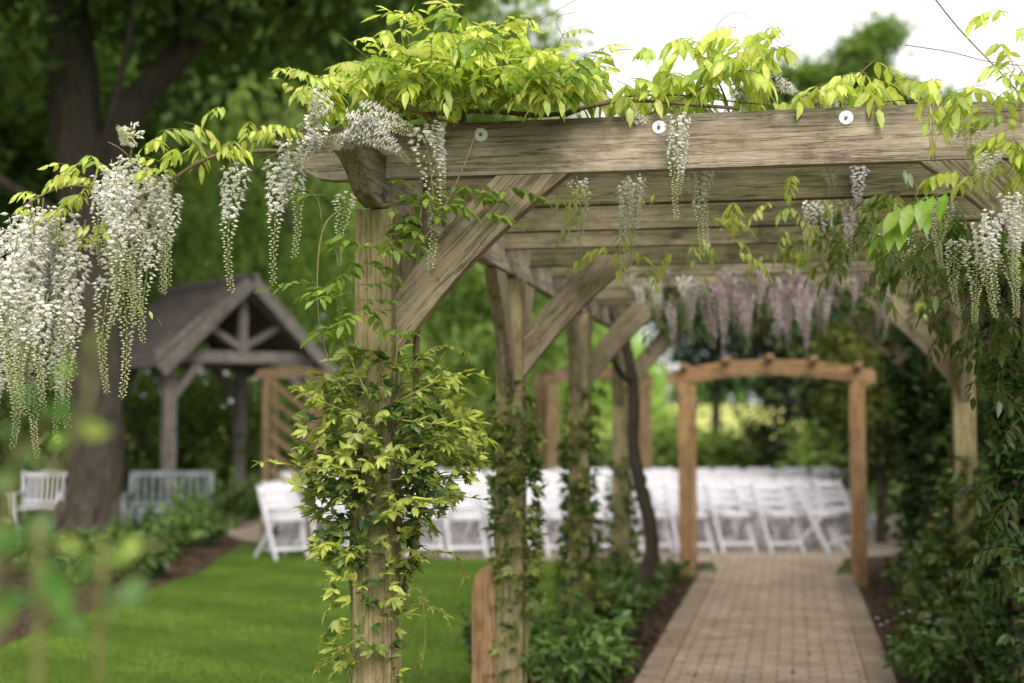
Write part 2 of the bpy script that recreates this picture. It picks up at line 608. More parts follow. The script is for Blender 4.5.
def brick_mat(name, c1, c2, mortar, bw=0.2, rh=0.1, rot=0.0, moss=0.25):
    m, nt = new_mat(name)
    mp, tc = obj_coords(nt, (1, 1, 1), False)
    mp.inputs['Rotation'].default_value = (0, 0, rot)
    b = nd(nt, 'ShaderNodeTexBrick', Scale=1.0)
    b.inputs['Color1'].default_value = (*c1, 1)
    b.inputs['Color2'].default_value = (*c2, 1)
    b.inputs['Mortar'].default_value = (*mortar, 1)
    b.inputs['Mortar Size'].default_value = 0.0085
    b.inputs['Mortar Smooth'].default_value = 0.3
    b.inputs['Brick Width'].default_value = bw
    b.inputs['Row Height'].default_value = rh
    lk(nt, mp, 0, b, 'Vector')
    n = nd(nt, 'ShaderNodeTexNoise', Scale=2.2, Detail=7.0, Roughness=0.7)
    lk(nt, mp, 0, n, 'Vector')
    n2 = nd(nt, 'ShaderNodeTexNoise', Scale=40.0, Detail=4.0)
    lk(nt, mp, 0, n2, 'Vector')
    f = ramp(nt, [(0.3, (0.72, 0.72, 0.7)), (0.7, (1.18, 1.16, 1.15))])
    lk(nt, n, 'Fac', f, 0)
    col = mix_c(nt, 1.0, b.outputs['Color'], f.outputs[0], 'MULTIPLY')
    f2 = ramp(nt, [(0.35, (0.8, 0.8, 0.8)), (0.65, (1.1, 1.1, 1.1))])
    lk(nt, n2, 'Fac', f2, 0)
    col = mix_c(nt, 1.0, col, f2.outputs[0], 'MULTIPLY')
    n3 = nd(nt, 'ShaderNodeTexNoise', Scale=1.1, Detail=5.0)
    lk(nt, mp, 0, n3, 'Vector')
    mf = ramp(nt, [(0.56, (0, 0, 0)), (0.75, (1, 1, 1))])
    lk(nt, n3, 'Fac', mf, 0)
    mm = math_n(nt, 'MULTIPLY', mf.outputs[0], b.outputs['Fac'])
    col = mix_c(nt, mm.outputs[0], col, (0.07, 0.10, 0.03))
    inv = math_n(nt, 'SUBTRACT', 1.0, b.outputs['Fac'])
    principled(nt, col, 0.85, inv.outputs[0], 0.008, 0.25)
    return m


M['grass'] = grass_mat('rough_grass', (0.05, 0.085, 0.02), (0.10, 0.15, 0.035))
M['lawn'] = grass_mat('mown_lawn', (0.072, 0.135, 0.017), (0.128, 0.198, 0.03), 0.14)
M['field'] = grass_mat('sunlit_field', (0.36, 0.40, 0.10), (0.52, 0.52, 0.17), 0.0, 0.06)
M['soil'] = soil_mat()
M['brick'] = brick_mat('brick_paving', (0.47, 0.365, 0.275), (0.34, 0.262, 0.195), (0.18, 0.14, 0.10))
M['edge'] = brick_mat('brick_edging', (0.35, 0.265, 0.19), (0.28, 0.21, 0.15), (0.14, 0.12, 0.075), bw=3.0, rh=0.1)
M['patio'] = brick_mat('patio_paving', (0.48, 0.39, 0.31), (0.40, 0.32, 0.25), (0.24, 0.2, 0.15))

# big ground with a gentle rise far away
bm = bmesh.new()
xs = [-900, -300, -120, -60, -30, -12, 0, 12, 30, 60, 120, 300, 900]
ys = [-200, -30, 0, 30, 62, 100, 150, 215, 320, 600, 1500]
zr = lambda y: 0 if y < 62 else (y - 62) / 150 * 4.0 if y < 215 else 4.1
grid = [[bm.verts.new((x, y, zr(y))) for x in xs] for y in ys]
for i in range(len(ys) - 1):
    for j in range(len(xs) - 1):
        bm.faces.new((grid[i][j], grid[i][j + 1], grid[i + 1][j + 1], grid[i + 1][j]))
o = mesh_obj('ground', bm_mesh(bm, 'ground'), M['grass'])
o['kind'] = 'structure'
bm = bmesh.new()
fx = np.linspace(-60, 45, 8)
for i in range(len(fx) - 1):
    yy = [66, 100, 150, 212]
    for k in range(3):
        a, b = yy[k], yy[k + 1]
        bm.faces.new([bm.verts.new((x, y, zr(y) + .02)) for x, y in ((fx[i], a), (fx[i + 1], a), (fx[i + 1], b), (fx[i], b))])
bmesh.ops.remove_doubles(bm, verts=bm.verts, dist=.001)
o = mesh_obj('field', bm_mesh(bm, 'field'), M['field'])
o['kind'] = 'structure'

bed_edge = [G(*p) for p in ((-160, 700), (-60, 672), (0, 648), (60, 624), (120, 602), (170, 584), (203, 572), (214, 563), (222, 558))]
bed_edge = [np.array(p) for p in spline(bed_edge, 4)]
lawn_pts = [(-7.2, 2.0), (-1.62, 2.0), (-1.78, 6), (-1.74, 10), (-1.8, 13.2), (-1.9, 16.4), (-6.5, 17.6)] + [tuple(p[:2]) for p in bed_edge[::-1]]
sheet('lawn', lawn_pts, 0.008, M['lawn'])
sheet('flower_bed', [tuple(p[:2]) for p in bed_edge] + [(-7.6, 19.5), (-12, 20.5), (-16, 18), (-16, 5), (-7.2, 3.4)], 0.012, M['soil'])
sheet('bed_beside_path', [(-1.70, 2), (-0.93, 2), (-0.93, 17.2), (-1.9, 17.2), (-1.85, 16.4), (-1.76, 13)], 0.014, M['soil'])
sheet('bed_under_climbers', [(0.60, 2), (5.5, 2), (5.5, 19.5), (2.2, 19.5), (0.60, 18)], 0.014, M['soil'])
ang = np.linspace(0, 2 * math.pi, 72, endpoint=False)
sheet('patio', [(-2.75 + 5.6 * math.cos(a), 21.3 + 5.35 * math.sin(a)) for a in ang], 0.018, M['patio'])
sheet('brick_path', [(-0.77, 1), (0.44, 1), (0.44, 15.2), (0.6, 16.9), (-0.95, 16.9), (-0.77, 15.2)], 0.022, M['brick'])
for x0, x1 in ((-0.945, -0.775), (0.445, 0.615)):
    bm = bmesh.new()
    box_bm(bm, ((x0 + x1) / 2, 8, 0.012), (x1 - x0, 14.2, 0.036))
    o = mesh_obj('path_edging', bm_mesh(bm, 'path_edging', .006), M['edge'])
    o['kind'] = 'structure'

# lawn blades
def poly_contains(poly, X, Y):
    inside = np.zeros(len(X), bool)
    n = len(poly)
    for i in range(n):
        x1, y1 = poly[i]
        x2, y2 = poly[(i + 1) % n]
        c = ((y1 > Y) != (y2 > Y)) & (X < (x2 - x1) * (Y - y1) / (y2 - y1 + 1e-12) + x1)
        inside ^= c
    return inside


LV = Leaves()
X = rng.uniform(-8.5, -1.6, 75000)
Y = rng.uniform(6.5, 17.6, 75000)
ok = poly_contains(lawn_pts, X, Y)
X, Y = X[ok], Y[ok]
k = len(X)
D = np.stack([rng.normal(0, .35, k), rng.normal(0, .35, k), np.ones(k)], 1)
N = rng.normal(size=(k, 3)) * np.array([1, 1, .1])
st = .5 + .5 * np.sin((X * math.cos(R(62)) - Y * math.sin(R(62))) * 5.2)
C = np.array([0.092, 0.17, 0.02])[None] * (0.8 + .25 * st + .25 * rng.random(k))[:, None] + rng.random((k, 1)) * np.array([.03, .02, 0])
LV.add(np.stack([X, Y, np.full(k, .006)], 1), D, N, rng.uniform(.025, .05, k), .006, C, .2)
o = mesh_obj('lawn_grass', LV.mesh('lawn_grass', simple=True), M['tree'])
o['kind'] = 'stuff'
o['label'] = 'short mown grass blades on the lawn'

# mulch chips
def chips(name, region, n, z):
    poly, (x0, x1, y0, y1) = region
    X = rng.uniform(x0, x1, n)
    Y = rng.uniform(y0, y1, n)
    ok = poly_contains(poly, X, Y)
    X, Y = X[ok], Y[ok]
    k = len(X)
    L = Leaves()
    a = rng.uniform(0, 2 * math.pi, k)
    D = np.stack([np.cos(a), np.sin(a), rng.normal(0, .35, k)], 1)
    N = np.stack([rng.normal(0, .4, k), rng.normal(0, .4, k), np.ones(k)], 1)
    C = np.array([.11, .072, .048])[None] * rng.uniform(.3, 1.7, k)[:, None]
    L.add(np.stack([X, Y, z + rng.uniform(0, .02, k)], 1), D, N, rng.uniform(.03, .09, k), rng.uniform(.015, .04, k), C, .1)
    o = mesh_obj(name, L.mesh(name, simple=True), M['tree'])
    o['kind'] = 'stuff'
    o['label'] = 'loose brown bark mulch and fallen leaves on the beds'


chips('bark_mulch', ([(-1.70, 5), (-0.95, 5), (-0.95, 14.6), (-1.7, 15)], (-1.75, -.95, 5, 15)), 6000, .018)
chips('bark_mulch', ([(0.64, 5), (2.6, 5), (2.6, 16), (0.7, 16)], (.6, 2.6, 5, 16)), 8000, .018)
chips('bark_mulch', ([tuple(p[:2]) for p in bed_edge] + [(-9, 17), (-9, 5)], (-9, -3, 5, 17)), 14000, .016)

# petals and leaves dropped on the paving, moss tufts along the edging joint
k = 420
LV = Leaves()
a = rng.uniform(0, 6.283, k)
X, Y = rng.uniform(-.93, .6, k), rng.uniform(7.5, 17, k)
pick = rng.random(k)
C = np.where((pick < .55)[:, None], np.array([[.80, .76, .70]]), np.where((pick < .8)[:, None], np.array([[.16, .22, .05]]), np.array([[.20, .12, .06]])))
sz = np.where(pick < .55, rng.uniform(.012, .022, k), rng.uniform(.02, .05, k))
LV.add(np.stack([X, Y, np.full(k, .035)], 1), np.stack([np.cos(a), np.sin(a), rng.normal(0, .1, k)], 1), np.stack([rng.normal(0, .2, k), rng.normal(0, .2, k), np.ones(k)], 1), sz, sz * .6, C, .1)
o = mesh_obj('fallen_leaves', LV.mesh('fallen_leaves', simple=True), M['tree'])
o['kind'] = 'stuff'
o['label'] = 'small petals and leaves dropped on the brick path'
# ------------------------------------------------------------------ pergola
XL, XR = -1.46, 1.14
ROWS = [4.95, 7.45, 9.95, 12.45]
PB, PT = 2.475, 2.668          # cross beam underside / top
pg = thing('pergola', 'long weathered timber pergola over the brick path, its nearest cross beam sharp', 'pergola', (-0.16, 8.7, 0))
off = Vector((0.16, -8.7, 0))
posts = {}
for y in ROWS:
    for x in (XL, XR):
        o = bar('post', Vector((x, y, -0.05)) + off, Vector((x, y, 2.36)) + off, .142, .142, M['post'], pg, .006)
        posts[(x, y)] = o
# side beams with scrolled ends
for x in (XL, XR):
    y0, y1 = 4.52, 12.95
    zb, zt = 2.372, 2.56
    out = [(y0, zt), (y0, 2.505), (y0 + .06, 2.49), (y0 + .14, 2.455), (y0 + .2, 2.41), (y0 + .27, 2.378), (y0 + .36, 2.364), (y0 + .42, zb)]
    out2 = [(y1 - .42, zb), (y1 - .27, 2.378), (y1 - .14, 2.455), (y1, 2.505), (y1, zt)]
    me = prism([(a - 8.7, b - 2.46) for a, b in out + out2], .07, .004, 'side_beam')
    o = mesh_obj('side_beam', me, M['beam'], pg)
    o.matrix_local = Matrix.Translation(Vector((x, 8.7, 2.46)) + off) @ Matrix.Rotation(R(90), 4, 'Z')
# cross beams
nb = 11
for i in range(nb):
    y = 4.95 + i * .725
    xl, xr = XL - .30, XR + .27
    c = (xl + xr) / 2
    h = .0965
    hl = (xr - xl) / 2
    jig = 0 if i == 0 else random.uniform(-.012, .012)
    out = [(-hl, h), (-hl, -.02), (-hl + .03, -.062), (-hl + .075, -.087), (-hl + .13, -h), (hl - .13, -h), (hl - .075, -.087), (hl - .03, -.062), (hl, -.02), (hl, h)]
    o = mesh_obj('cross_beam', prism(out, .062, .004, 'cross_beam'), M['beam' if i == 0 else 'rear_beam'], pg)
    o.location = Vector((c, y, (PB + PT) / 2 + jig)) + off
    if i == 0:
        front = o
        front['label'] = 'nearest cross beam with four white discs along its face'
# white discs on the front beam
front_c = np.array([(XL - .30 + XR + .27) / 2, 4.95, (PB + PT) / 2])
def lathe(profile, n=24, name='lathe'):
    bm = bmesh.new()
    rings = []
    for r_, z_ in profile:
        rings.append([bm.verts.new((r_ * math.cos(a), r_ * math.sin(a), z_)) for a in np.linspace(0, 2 * math.pi, n, endpoint=False)])
    for p, q in zip(rings, rings[1:]):
        for i in range(n):
            bm.faces.new((p[i], p[(i + 1) % n], q[(i + 1) % n], q[i]))
    bm.faces.new(rings[-1])
    bm.faces.new(rings[0][::-1])
    for f in bm.faces:
        f.smooth = len(f.verts) == 4
    me = bpy.data.meshes.new(name)
    bm.to_mesh(me)
    bm.free()
    return me
disc_me = lathe([(.0245, 0), (.0245, .002), (.022, .0045), (.014, .0055), (.011, .004)], name='washer')
bolt_me = lathe([(.0062, 0), (.0062, .007), (.0045, .0085)], 8, 'bolt')
def on_front(px, py):
    """point on the front face of the nearest cross beam"""
    d = cf + (px - 512) / F * cr - (py - 341.5) / F * cu
    t = (4.95 - .031 - CAM[1]) / d[1]
    return CAM + t * d
for px, py in ((308.5, 141), (481, 135), (659, 127.5), (846, 118)):
    p = on_front(px, py)
    d_ = mesh_obj('washer', disc_me, M['plastic'], front, Vector(p - front_c) + Vector((0, -.0002, 0)), (R(90), 0, 0))
    mesh_obj('bolt', bolt_me, M['bolt'], d_, (0, 0, .0042))
# twine loops round the beam
tb = Tubes()
for dx in (0, .011):
    p0, p1 = on_front(930, 103), on_front(932, 157)
    lp = [np.array([p0[0] + dx, 4.95 - .034, PT + .004]), np.array([p0[0] + dx * .6, 4.95 - .0345, PB + .07]), np.array([p0[0] + dx + .003, 4.95 - .034, PB - .003]),
          np.array([p0[0] + dx, 4.95 + .034, PB - .003]), np.array([p0[0] + dx, 4.95 + .034, PT + .004]), np.array([p0[0] + dx, 4.95 - .034, PT + .004])]
    tb.add(lp, .0017, .0017, 5)
mesh_obj('twine', tb.mesh('twine', front_c), M['twine'], front)

# braces: curved knee timbers
def brace_mesh(run=.70, rise=.60, wd=.155, t=.066):
    """from (0,-rise) on the post to (run,0) at the beam; local frame along its length"""
    p0, p1 = np.array([0.0, -rise - .09]), np.array([run + .08, 0.0])
    # outer (lower) edge curve concave, upper edge curve
    n = 10
    lo, up = [], []
    a0, a1 = np.array([0.0, -rise - .11]), np.array([run + .13, 0.0])
    b0, b1 = np.array([0.0, -rise + .11]), np.array([run - .13, 0.0])
    for k in range(n + 1):
        s = k / n
        bow = math.sin(math.pi * s)
        q = a0 * (1 - s) + a1 * s + np.array([-.024, .024]) * bow
        lo.append(q)
        q = b0 * (1 - s) + b1 * s + np.array([-.012, .012]) * bow
        up.append(q)
    pts = lo + up[::-1]
    c = (p0 + p1) / 2
    ax = nrm(p1 - p0)
    ay = np.array([-ax[1], ax[0]])
    out = [((p - c) @ ax, (p - c) @ ay) for p in pts]
    return prism(out, t, .004, 'brace'), c, math.atan2(ax[1], ax[0])
bme, bc, bang = brace_mesh(.50, .53)
bme2, bc2, bang2 = brace_mesh(.36, .53)
def place_brace(me, c, ang_, origin, heading, th=0):
    o = mesh_obj('brace', me, M['brace'], pg)
    m = Matrix.Translation(Vector(origin) + off) @ Matrix.Rotation(heading, 4, 'Z') @ Matrix.Translation((c[0], 0, c[1])) @ Matrix.Rotation(-ang_, 4, 'Y')
    o.matrix_local = m
    return o
for y in ROWS:
    place_brace(bme, bc, bang, (XL + .071, y, PB - .002), 0)
    place_brace(bme, bc, bang, (XR - .071, y, PB - .002), R(180))
    for x in (XL, XR):
        if y < 12:
            place_brace(bme2, bc2, bang2, (x, y + .071, 2.36), R(90))
        if y > 5:
            place_brace(bme2, bc2, bang2, (x, y - .071, 2.36), R(-90))
# new round-topped board beside the second left post
bp = at(491, 600, 7.75)
hgt = .84
out = [(-hgt / 2, -.065), (hgt / 2 - .12, -.065), (hgt / 2 - .06, -.05), (hgt / 2 - .02, -.02), (hgt / 2, .025), (hgt / 2, .065), (-hgt / 2, .065)]
o = mesh_obj('board', prism(out, .05, .004, 'board'), M['new_wood'], pg)
o.matrix_local = Matrix.Translation(Vector((XL - .1375, 7.42, hgt / 2)) + off) @ Matrix.Rotation(R(-90), 4, 'Y') @ Matrix.Rotation(R(180), 4, 'X')
o['label'] = 'fresh orange round topped board fixed beside the second left post'

# ------------------------------------------------------------------ wisteria pieces
WHITE = np.array([.94, .925, .885])
def raceme_mesh(L=.45, n=95, open_f=.5, curl=.05, petal=WHITE, bud=np.array([.56, .58, .32]), size=1.0, seed=0, dens=1.0):
    r_ = np.random.default_rng(seed)
    V, Q, T, C = [], [], [], []
    base = 0
    def axis(t):
        return np.array([curl * math.sin(t * 2.6) * L, curl * .6 * math.sin(t * 4 + seed) * L, -t * L])
    def put(verts, quads, tris, col):
        nonlocal base
        V.extend(verts)
        Q.extend([[i + base for i in q] for q in quads])
        T.extend([[i + base for i in q] for q in tris])
        C.extend(col if isinstance(col, list) else [col] * len(verts))
        base += len(verts)
    # stalk
    k = 12
    for i in range(k):
        a, b = axis(i / k), axis((i + 1) / k)
        ra, rb = .0024 * (1 - .6 * i / k), .0024 * (1 - .6 * (i + 1) / k)
        vs = []
        for p, rad in ((a, ra), (b, rb)):
            for j in range(4):
                vs.append(p + rad * np.array([math.cos(j * math.pi / 2), math.sin(j * math.pi / 2), 0]))
        put(vs, [[j, (j + 1) % 4, 4 + (j + 1) % 4, 4 + j] for j in range(4)], [], np.array([.30, .33, .12]))
    for i in range(n):
        t = .04 + .95 * (i + .5) / n
        t = t ** 1.0
        a = i * 2.39996 + r_.normal(0, .25)
        rad = np.array([math.cos(a), math.sin(a), 0])
        f = (open_f - t) / .16                     # >0 open, <0 bud
        opened = 1 / (1 + math.exp(-3 * (f + r_.normal(0, .25))))
        if t < .06 and r_.random() < .4:
            opened *= .5
        pl = (.036 * max(0, 1 - 1.5 * t) + .0045) * size * r_.uniform(.8, 1.2)
        p0 = axis(t)
        dirn = nrm(rad + np.array([0, 0, -.35 + .5 * (1 - opened) * .4]))
        p1 = p0 + dirn * pl + np.array([0, 0, .003])
        sd_ = np.array([-math.sin(a), math.cos(a), 0])
        put([p0 + sd_ * .0007, p0 - sd_ * .0007, p1 - sd_ * .0007, p1 + sd_ * .0007], [[0, 1, 2, 3]], [], np.array([.34, .33, .16]))
        if opened > .5:
            s = (.0145 + .004 * r_.random()) * size * (.65 + .35 * opened)
            out = nrm(rad + np.array([0, 0, -.25]) + r_.normal(0, .22, 3))
            sd2 = nrm(np.cross(out, [0, 0, 1]))
            up = np.cross(sd2, out)
            shade = r_.uniform(.88, 1.05)
            cw = np.clip(petal * shade, 0, .95)
            cy = np.clip(cw * np.array([1.0, 1.0, .80]), 0, 1)
            # banner: wide upright petal bent back
            bv = [p1, p1 + up * s * .2 + sd2 * s * .75 + out * s * .3, p1 + up * s * .62 + sd2 * s * .5 + out * s * .25, p1 + up * s * .55 + out * s * .15,
                  p1 + up * s * .62 - sd2 * s * .5 + out * s * .25, p1 + up * s * .2 - sd2 * s * .75 + out * s * .3]
            put(bv, [[0, 1, 2, 3], [0, 3, 4, 5]], [], [cy, cw, cw, cw, cw, cw])
            # wings / keel: little boat pointing out
            q0 = p1
            kv = [q0, q0 + out * s * .6 + sd2 * s * .42 + up * s * .12, q0 + out * s * 1.5 - up * s * .35, q0 + out * s * .6 - sd2 * s * .42 + up * s * .12, q0 + out * s * .65 - up * s * .5]
            put(kv, [[0, 1, 2, 3]], [[0, 4, 1], [1, 4, 2], [2, 4, 3], [3, 4, 0]], [cy, cw, cw, cw, cw * .9])
        else:
            s = (.0056 + .0060 * (1 - t)) * size * (.9 + .5 * opened)
            out = nrm(dirn + np.array([0, 0, .1]))
            sd2 = nrm(np.cross(out, [0, 0, 1]))
            up = np.cross(sd2, out)
            mixf = min(1, max(0, opened * 1.6 + .25 * (1 - t)))
            cb = bud * (1 - mixf) + petal * np.array([.92, .93, .8]) * mixf
            bv = [p1, p1 + out * s + sd2 * s * .5, p1 + out * s + up * s * .5, p1 + out * s - sd2 * s * .5, p1 + out * s - up * s * .5, p1 + out * s * 2.3]
            put(bv, [], [[0, 1, 2], [0, 2, 3], [0, 3, 4], [0, 4, 1], [5, 2, 1], [5, 3, 2], [5, 4, 3], [5, 1, 4]], cb * r_.uniform(.85, 1.1))
    return np_mesh('flower_cluster', np.array(V), Q, T, np.array(C), smooth=False)


RAC = {}
for i in range(4):
    RAC['full', i] = raceme_mesh(.50, 125, .66, .05, seed=10 + i)
    RAC['half', i] = raceme_mesh(.46, 120, .45, .06, seed=20 + i)
    RAC['bud', i] = raceme_mesh(.44, 150, .10, .06, seed=30 + i)
    RAC['mauve', i] = raceme_mesh(.42, 100, .75, .05, petal=np.array([.84, .70, .77]), bud=np.array([.5, .42, .42]), seed=40 + i)
    RAC['pink', i] = raceme_mesh(.42, 100, .62, .05, petal=np.array([.84, .76, .80]), bud=np.array([.5, .42, .36]), seed=50 + i)


def hang(parent, origin, kind, top, length_px=None, D=None, length=None, tilt=None):
    """hang one flower cluster of a wisteria from a point"""
    i = random.randrange(4)
    me = RAC[kind, i]
    base = {'full': .50, 'half': .46, 'bud': .44, 'mauve': .42, 'pink': .42}[kind]
    if length is None:
        length = length_px * D / F
    s = length / base
    o = mesh_obj('flower_cluster', me, M['petal'], parent, Vector(np.asarray(top) - np.asarray(origin)))
    ws = min(max(s, .8), 1.12)
    o.scale = (ws, ws, s)
    tx, ty = tilt if tilt else (random.gauss(0, .04), random.gauss(0, .04))
    o.rotation_euler = (tx, ty, random.uniform(0, 6.28))
    return o


def pinnate(LV, TB, base, d, up, length=.2, pairs=5, ll=.055, lw=.02, col=(.33, .42, .06), droop=.5, var=.12, hang_=.5, rach=True):
    """a compound leaf: rachis curving down with paired drooping leaflets"""
    d = nrm(d)
    S = nrm(np.cross(d, up))
    U = np.cross(S, d)
    col = np.asarray(col)
    pts, prev = [np.asarray(base, float)], d.copy()
    n = pairs + 1
    for k in range(n):
        prev = nrm(prev + np.array([0, 0, -droop / n]))
        pts.append(pts[-1] + prev * length / n)
    if rach and TB is not None:
        TB.add(np.array(pts), .0014, .0007, 3)
    B, Dd, N, L = [], [], [], []
    for k in range(1, n + 1):
        p = pts[k]
        ax = nrm(pts[k] - pts[k - 1])
        f = .75 + .35 * math.sin(math.pi * k / (n + .5))
        if k < n:
            for s in (-1, 1):
                B.append(p)
                Dd.append(nrm(S * s * .8 + ax * .5 + np.array([0, 0, -hang_]) + rng.normal(0, .24, 3)))
                N.append(U * .8 + np.array([0, 0, .5]) + S * s * .25 + rng.normal(0, .3, 3))
                L.append(ll * f * rng.uniform(.85, 1.12))
        else:
            B.append(p)
            Dd.append(nrm(ax + np.array([0, 0, -hang_ * .6])))
            N.append(U + rng.normal(0, .1, 3))
            L.append(ll * 1.05)
    L = np.array(L)
    c = col * rng.uniform(1 - var, 1 + var) * (np.array([.72, .82, .8]) if rng.random() < .18 else 1.0)
    C = c[None] * rng.uniform(.88, 1.12, (len(B), 1)) * (1 + rng.normal(0, .04, (len(B), 3)))
    LV.add(np.array(B), np.array(Dd), np.array(N), L, lw * L / ll, C, rng.uniform(.05, .28, len(B)))


def palmate(LV, base, d, up, ll=.045, n=5, col=(.3, .38, .07)):
    d = nrm(d)
    S = nrm(np.cross(d, up))
    U = np.cross(S, d)
    spread = np.linspace(-1.25, 1.25, n)
    B = np.repeat(np.asarray(base)[None], n, 0)
    Dd = np.array([d * math.cos(a) + S * math.sin(a) for a in spread]) + rng.normal(0, .2, (n, 3)) + np.array([0, 0, rng.normal(-.08, .25)])
    Nn = U[None] + rng.normal(0, .22, (n, 3))
    L = ll * (1 - .28 * np.abs(spread) / 1.25) * rng.uniform(.85, 1.1, n)
    C = np.asarray(col)[None] * rng.uniform(.85, 1.15, (n, 1))
    LV.add(B, Dd, Nn, L, L * .44, C, rng.uniform(.0, .25, n))


YG = np.array([.62, .69, .16])     # young yellow green
MG = np.array([.24, .34, .06])
DG = np.array([.06, .12, .028])

# ---------- plant 1: over the left end of the front beam, long arm out to the left
O1 = np.array([-1.62, 5.05, 0])
w1 = thing('wisteria', 'white wisteria heaped over the left end of the front beam, one long arm drooping left', 'wisteria', O1)
L1, T1, T1g = Leaves(), Tubes(), Tubes()
arm = spline([at(420, 128, 5.05), at(330, 138, 5.03), at(292, 150, 4.98), at(262, 151, 4.95), at(222, 154, 4.92), at(196, 164, 4.9), at(170, 181, 4.88), at(140, 196, 4.86), at(105, 190, 4.85), at(70, 186, 4.85), at(40, 196, 4.86), at(12, 216, 4.86)], 5)
T1.add(arm, .0088, .004, 7, .06)
T1.add(spline([at(170, 181, 4.88), at(146, 172, 4.86), at(122, 150, 4.84), at(108, 142, 4.83)], 5), .004, .002, 6)
T1.add(spline([at(212, 158, 4.91), at(205, 150, 4.9), at(196, 140, 4.89), at(192, 128, 4.88)], 5), .0035, .002, 6)
# main woody stem up the post behind
T1.add(spline([(XL - .12, 5.1, 0), (XL - .05, 5.12, .6), (XL + .11, 5.09, 1.2), (XL + .10, 5.1, 1.8), (XL + .13, 5.10, 2.3), (XL + .15, 5.06, 2.63)], 6), .016, .010, 8, .08)

def spray(L, TB, p, n, spread, ll, lw, length, col, pairs=5, droop=.9, hang_=.75, upb=.25):
    for _ in range(n):
        a = rng.uniform(0, 2 * math.pi)
        d = np.array([math.cos(a), math.sin(a), upb + rng.normal(0, .3)])
        b = np.asarray(p) + rng.normal(0, 1, 3) * np.asarray(spread)
        pinnate(L, TB, b, d, (0, 0, 1), length * rng.uniform(.75, 1.2), pairs + rng.integers(-1, 2), ll * rng.uniform(.8, 1.2), lw, np.asarray(col) * rng.uniform(.8, 1.15), droop, hang_=hang_)

# left mass of flowers
def scatter_racemes(parent, origin, xs, ys, n, kinds, lens, D0, Dspread=.12):
    for _ in range(n):
        t = random.random()
        x = random.uniform(*xs)
        D = D0 + random.gauss(0, Dspread)
        hang(parent, origin, random.choice(kinds), at(x, random.uniform(*ys(x)), D), random.uniform(*lens), D)
random.seed(11)
scatter_racemes(w1, O1, (12, 88), lambda x: (186 + abs(x - 55) * .5, 235 + abs(x - 55) * .5), 17, ['full', 'half', 'half'], (125, 185), 4.86)
scatter_racemes(w1, O1, (-8, 60), lambda x: (245, 300), 9, ['full', 'half'], (120, 160), 4.88)
scatter_racemes(w1, O1, (104, 163), lambda x: (140 + abs(x - 128) * .7, 172 + abs(x - 128) * .7), 12, ['full', 'half', 'half'], (95, 150), 4.85)
for (x, y, ln, kd) in ((170, 186, 110, 'half'), (148, 215, 130, 'half'), (118, 240, 160, 'bud'), (72, 300, 130, 'bud'), (18, 330, 120, 'bud'), (128, 180, 150, 'half'), (40, 350, 110, 'bud'), (112, 270, 125, 'bud'), (5, 350, 95, 'half'),
                       (233, 157, 138, 'half'), (276, 152, 135, 'half'), (288, 132, 128, 'half'), (290, 150, 60, 'full'), (342, 190, 78, 'bud'), (438, 118, 82, 'full'), (428, 122, 150, 'bud')):
    D = 4.88 if x < 200 else 4.9
    hang(w1, O1, kd, at(x, y, D), ln, D)
# arched bud spike at the top of the mass and the clusters lying on the beam corner
hang(w1, O1, 'bud', at(138, 134, 4.84), 58, 4.84, tilt=(-.9, 1.5))
for (x, y, ln, tl) in ((340, 124, 60, (0, -1.35)), (352, 112, 62, (.35, -1.2)), (362, 132, 48, (.2, -.9)), (385, 116, 58, (-.3, 1.25)), (330, 92, 45, (.1, 1.0)), (318, 118, 45, (.3, .7)), (372, 122, 55, (.5, 1.2))):
    D = 4.70
    o = hang(w1, O1, 'full', at(x, y, D), ln, D, tilt=tl)
    o.scale = (.95, .95, o.scale[2] * 1.2)
    o.rotation_euler = (tl[0], tl[1], random.uniform(-.3, .3))
# leaves along the arm
for (x, y, n, sp, ll) in ((178, 138, 4, .05, .058), (160, 150, 3, .05, .055), (190, 128, 2, .03, .06), (255, 128, 3, .035, .058), (262, 138, 2, .03, .05), (240, 146, 1, .02, .05), (75, 180, 5, .06, .045), (100, 190, 5, .06, .045),
                          (92, 170, 3, .03, .05), (45, 215, 3, .05, .04), (110, 210, 4, .04, .04), (95, 235, 3, .03, .045), (165, 165, 2, .04, .05)):
    spray(L1, T1g, at(x, y, 4.83), n, (sp, .06, sp * .8), ll, ll * .38, .14, YG * .95, 4, 1.0, .8, .5)
for (x, y) in ((60, 330), (30, 260), (130, 300)):
    spray(L1, T1g, at(x, y, 4.9), 1, (.02, .02, .02), .04, .015, .1, YG * .9, 3, 1.0)
# heap over the beam
heap = [(285, 128, 10, 3), (310, 112, 22, 7), (345, 98, 26, 9), (380, 88, 30, 12), (410, 80, 32, 13), (440, 70, 34, 15), (470, 72, 34, 15), (500, 78, 32, 15), (530, 84, 30, 14), (555, 92, 22, 11), (572, 104, 16, 8)]
for (x, y, s, n) in heap:
    for _ in range(int(n * (1.0 if x < 350 else 1.5))):
        D = 5.0 + rng.normal(0, .16)
        p = at(x + rng.normal(0, 16), min(122, y + rng.normal(0, s * .8)), D)
        p[2] = max(p[2], PT + (.05 if x < 350 else .075) + abs(rng.normal(0, .02)))
        a = rng.uniform(0, 2 * math.pi)
        dn = (y + 30) / 140
        pinnate(L1, T1g, p, (math.cos(a), math.sin(a) - .3, .35 + rng.normal(0, .3)), (0, 0, 1), rng.uniform(.12, .2), rng.integers(4, 7), rng.uniform(.04, .06) if x < 350 else rng.uniform(.05, .085), .021 if x < 350 else .027, (YG if rng.random() < .8 else MG * 1.3) * rng.uniform(.8, 1.15), rng.uniform(.2, 1.2), hang_=rng.uniform(.2, 1.0))
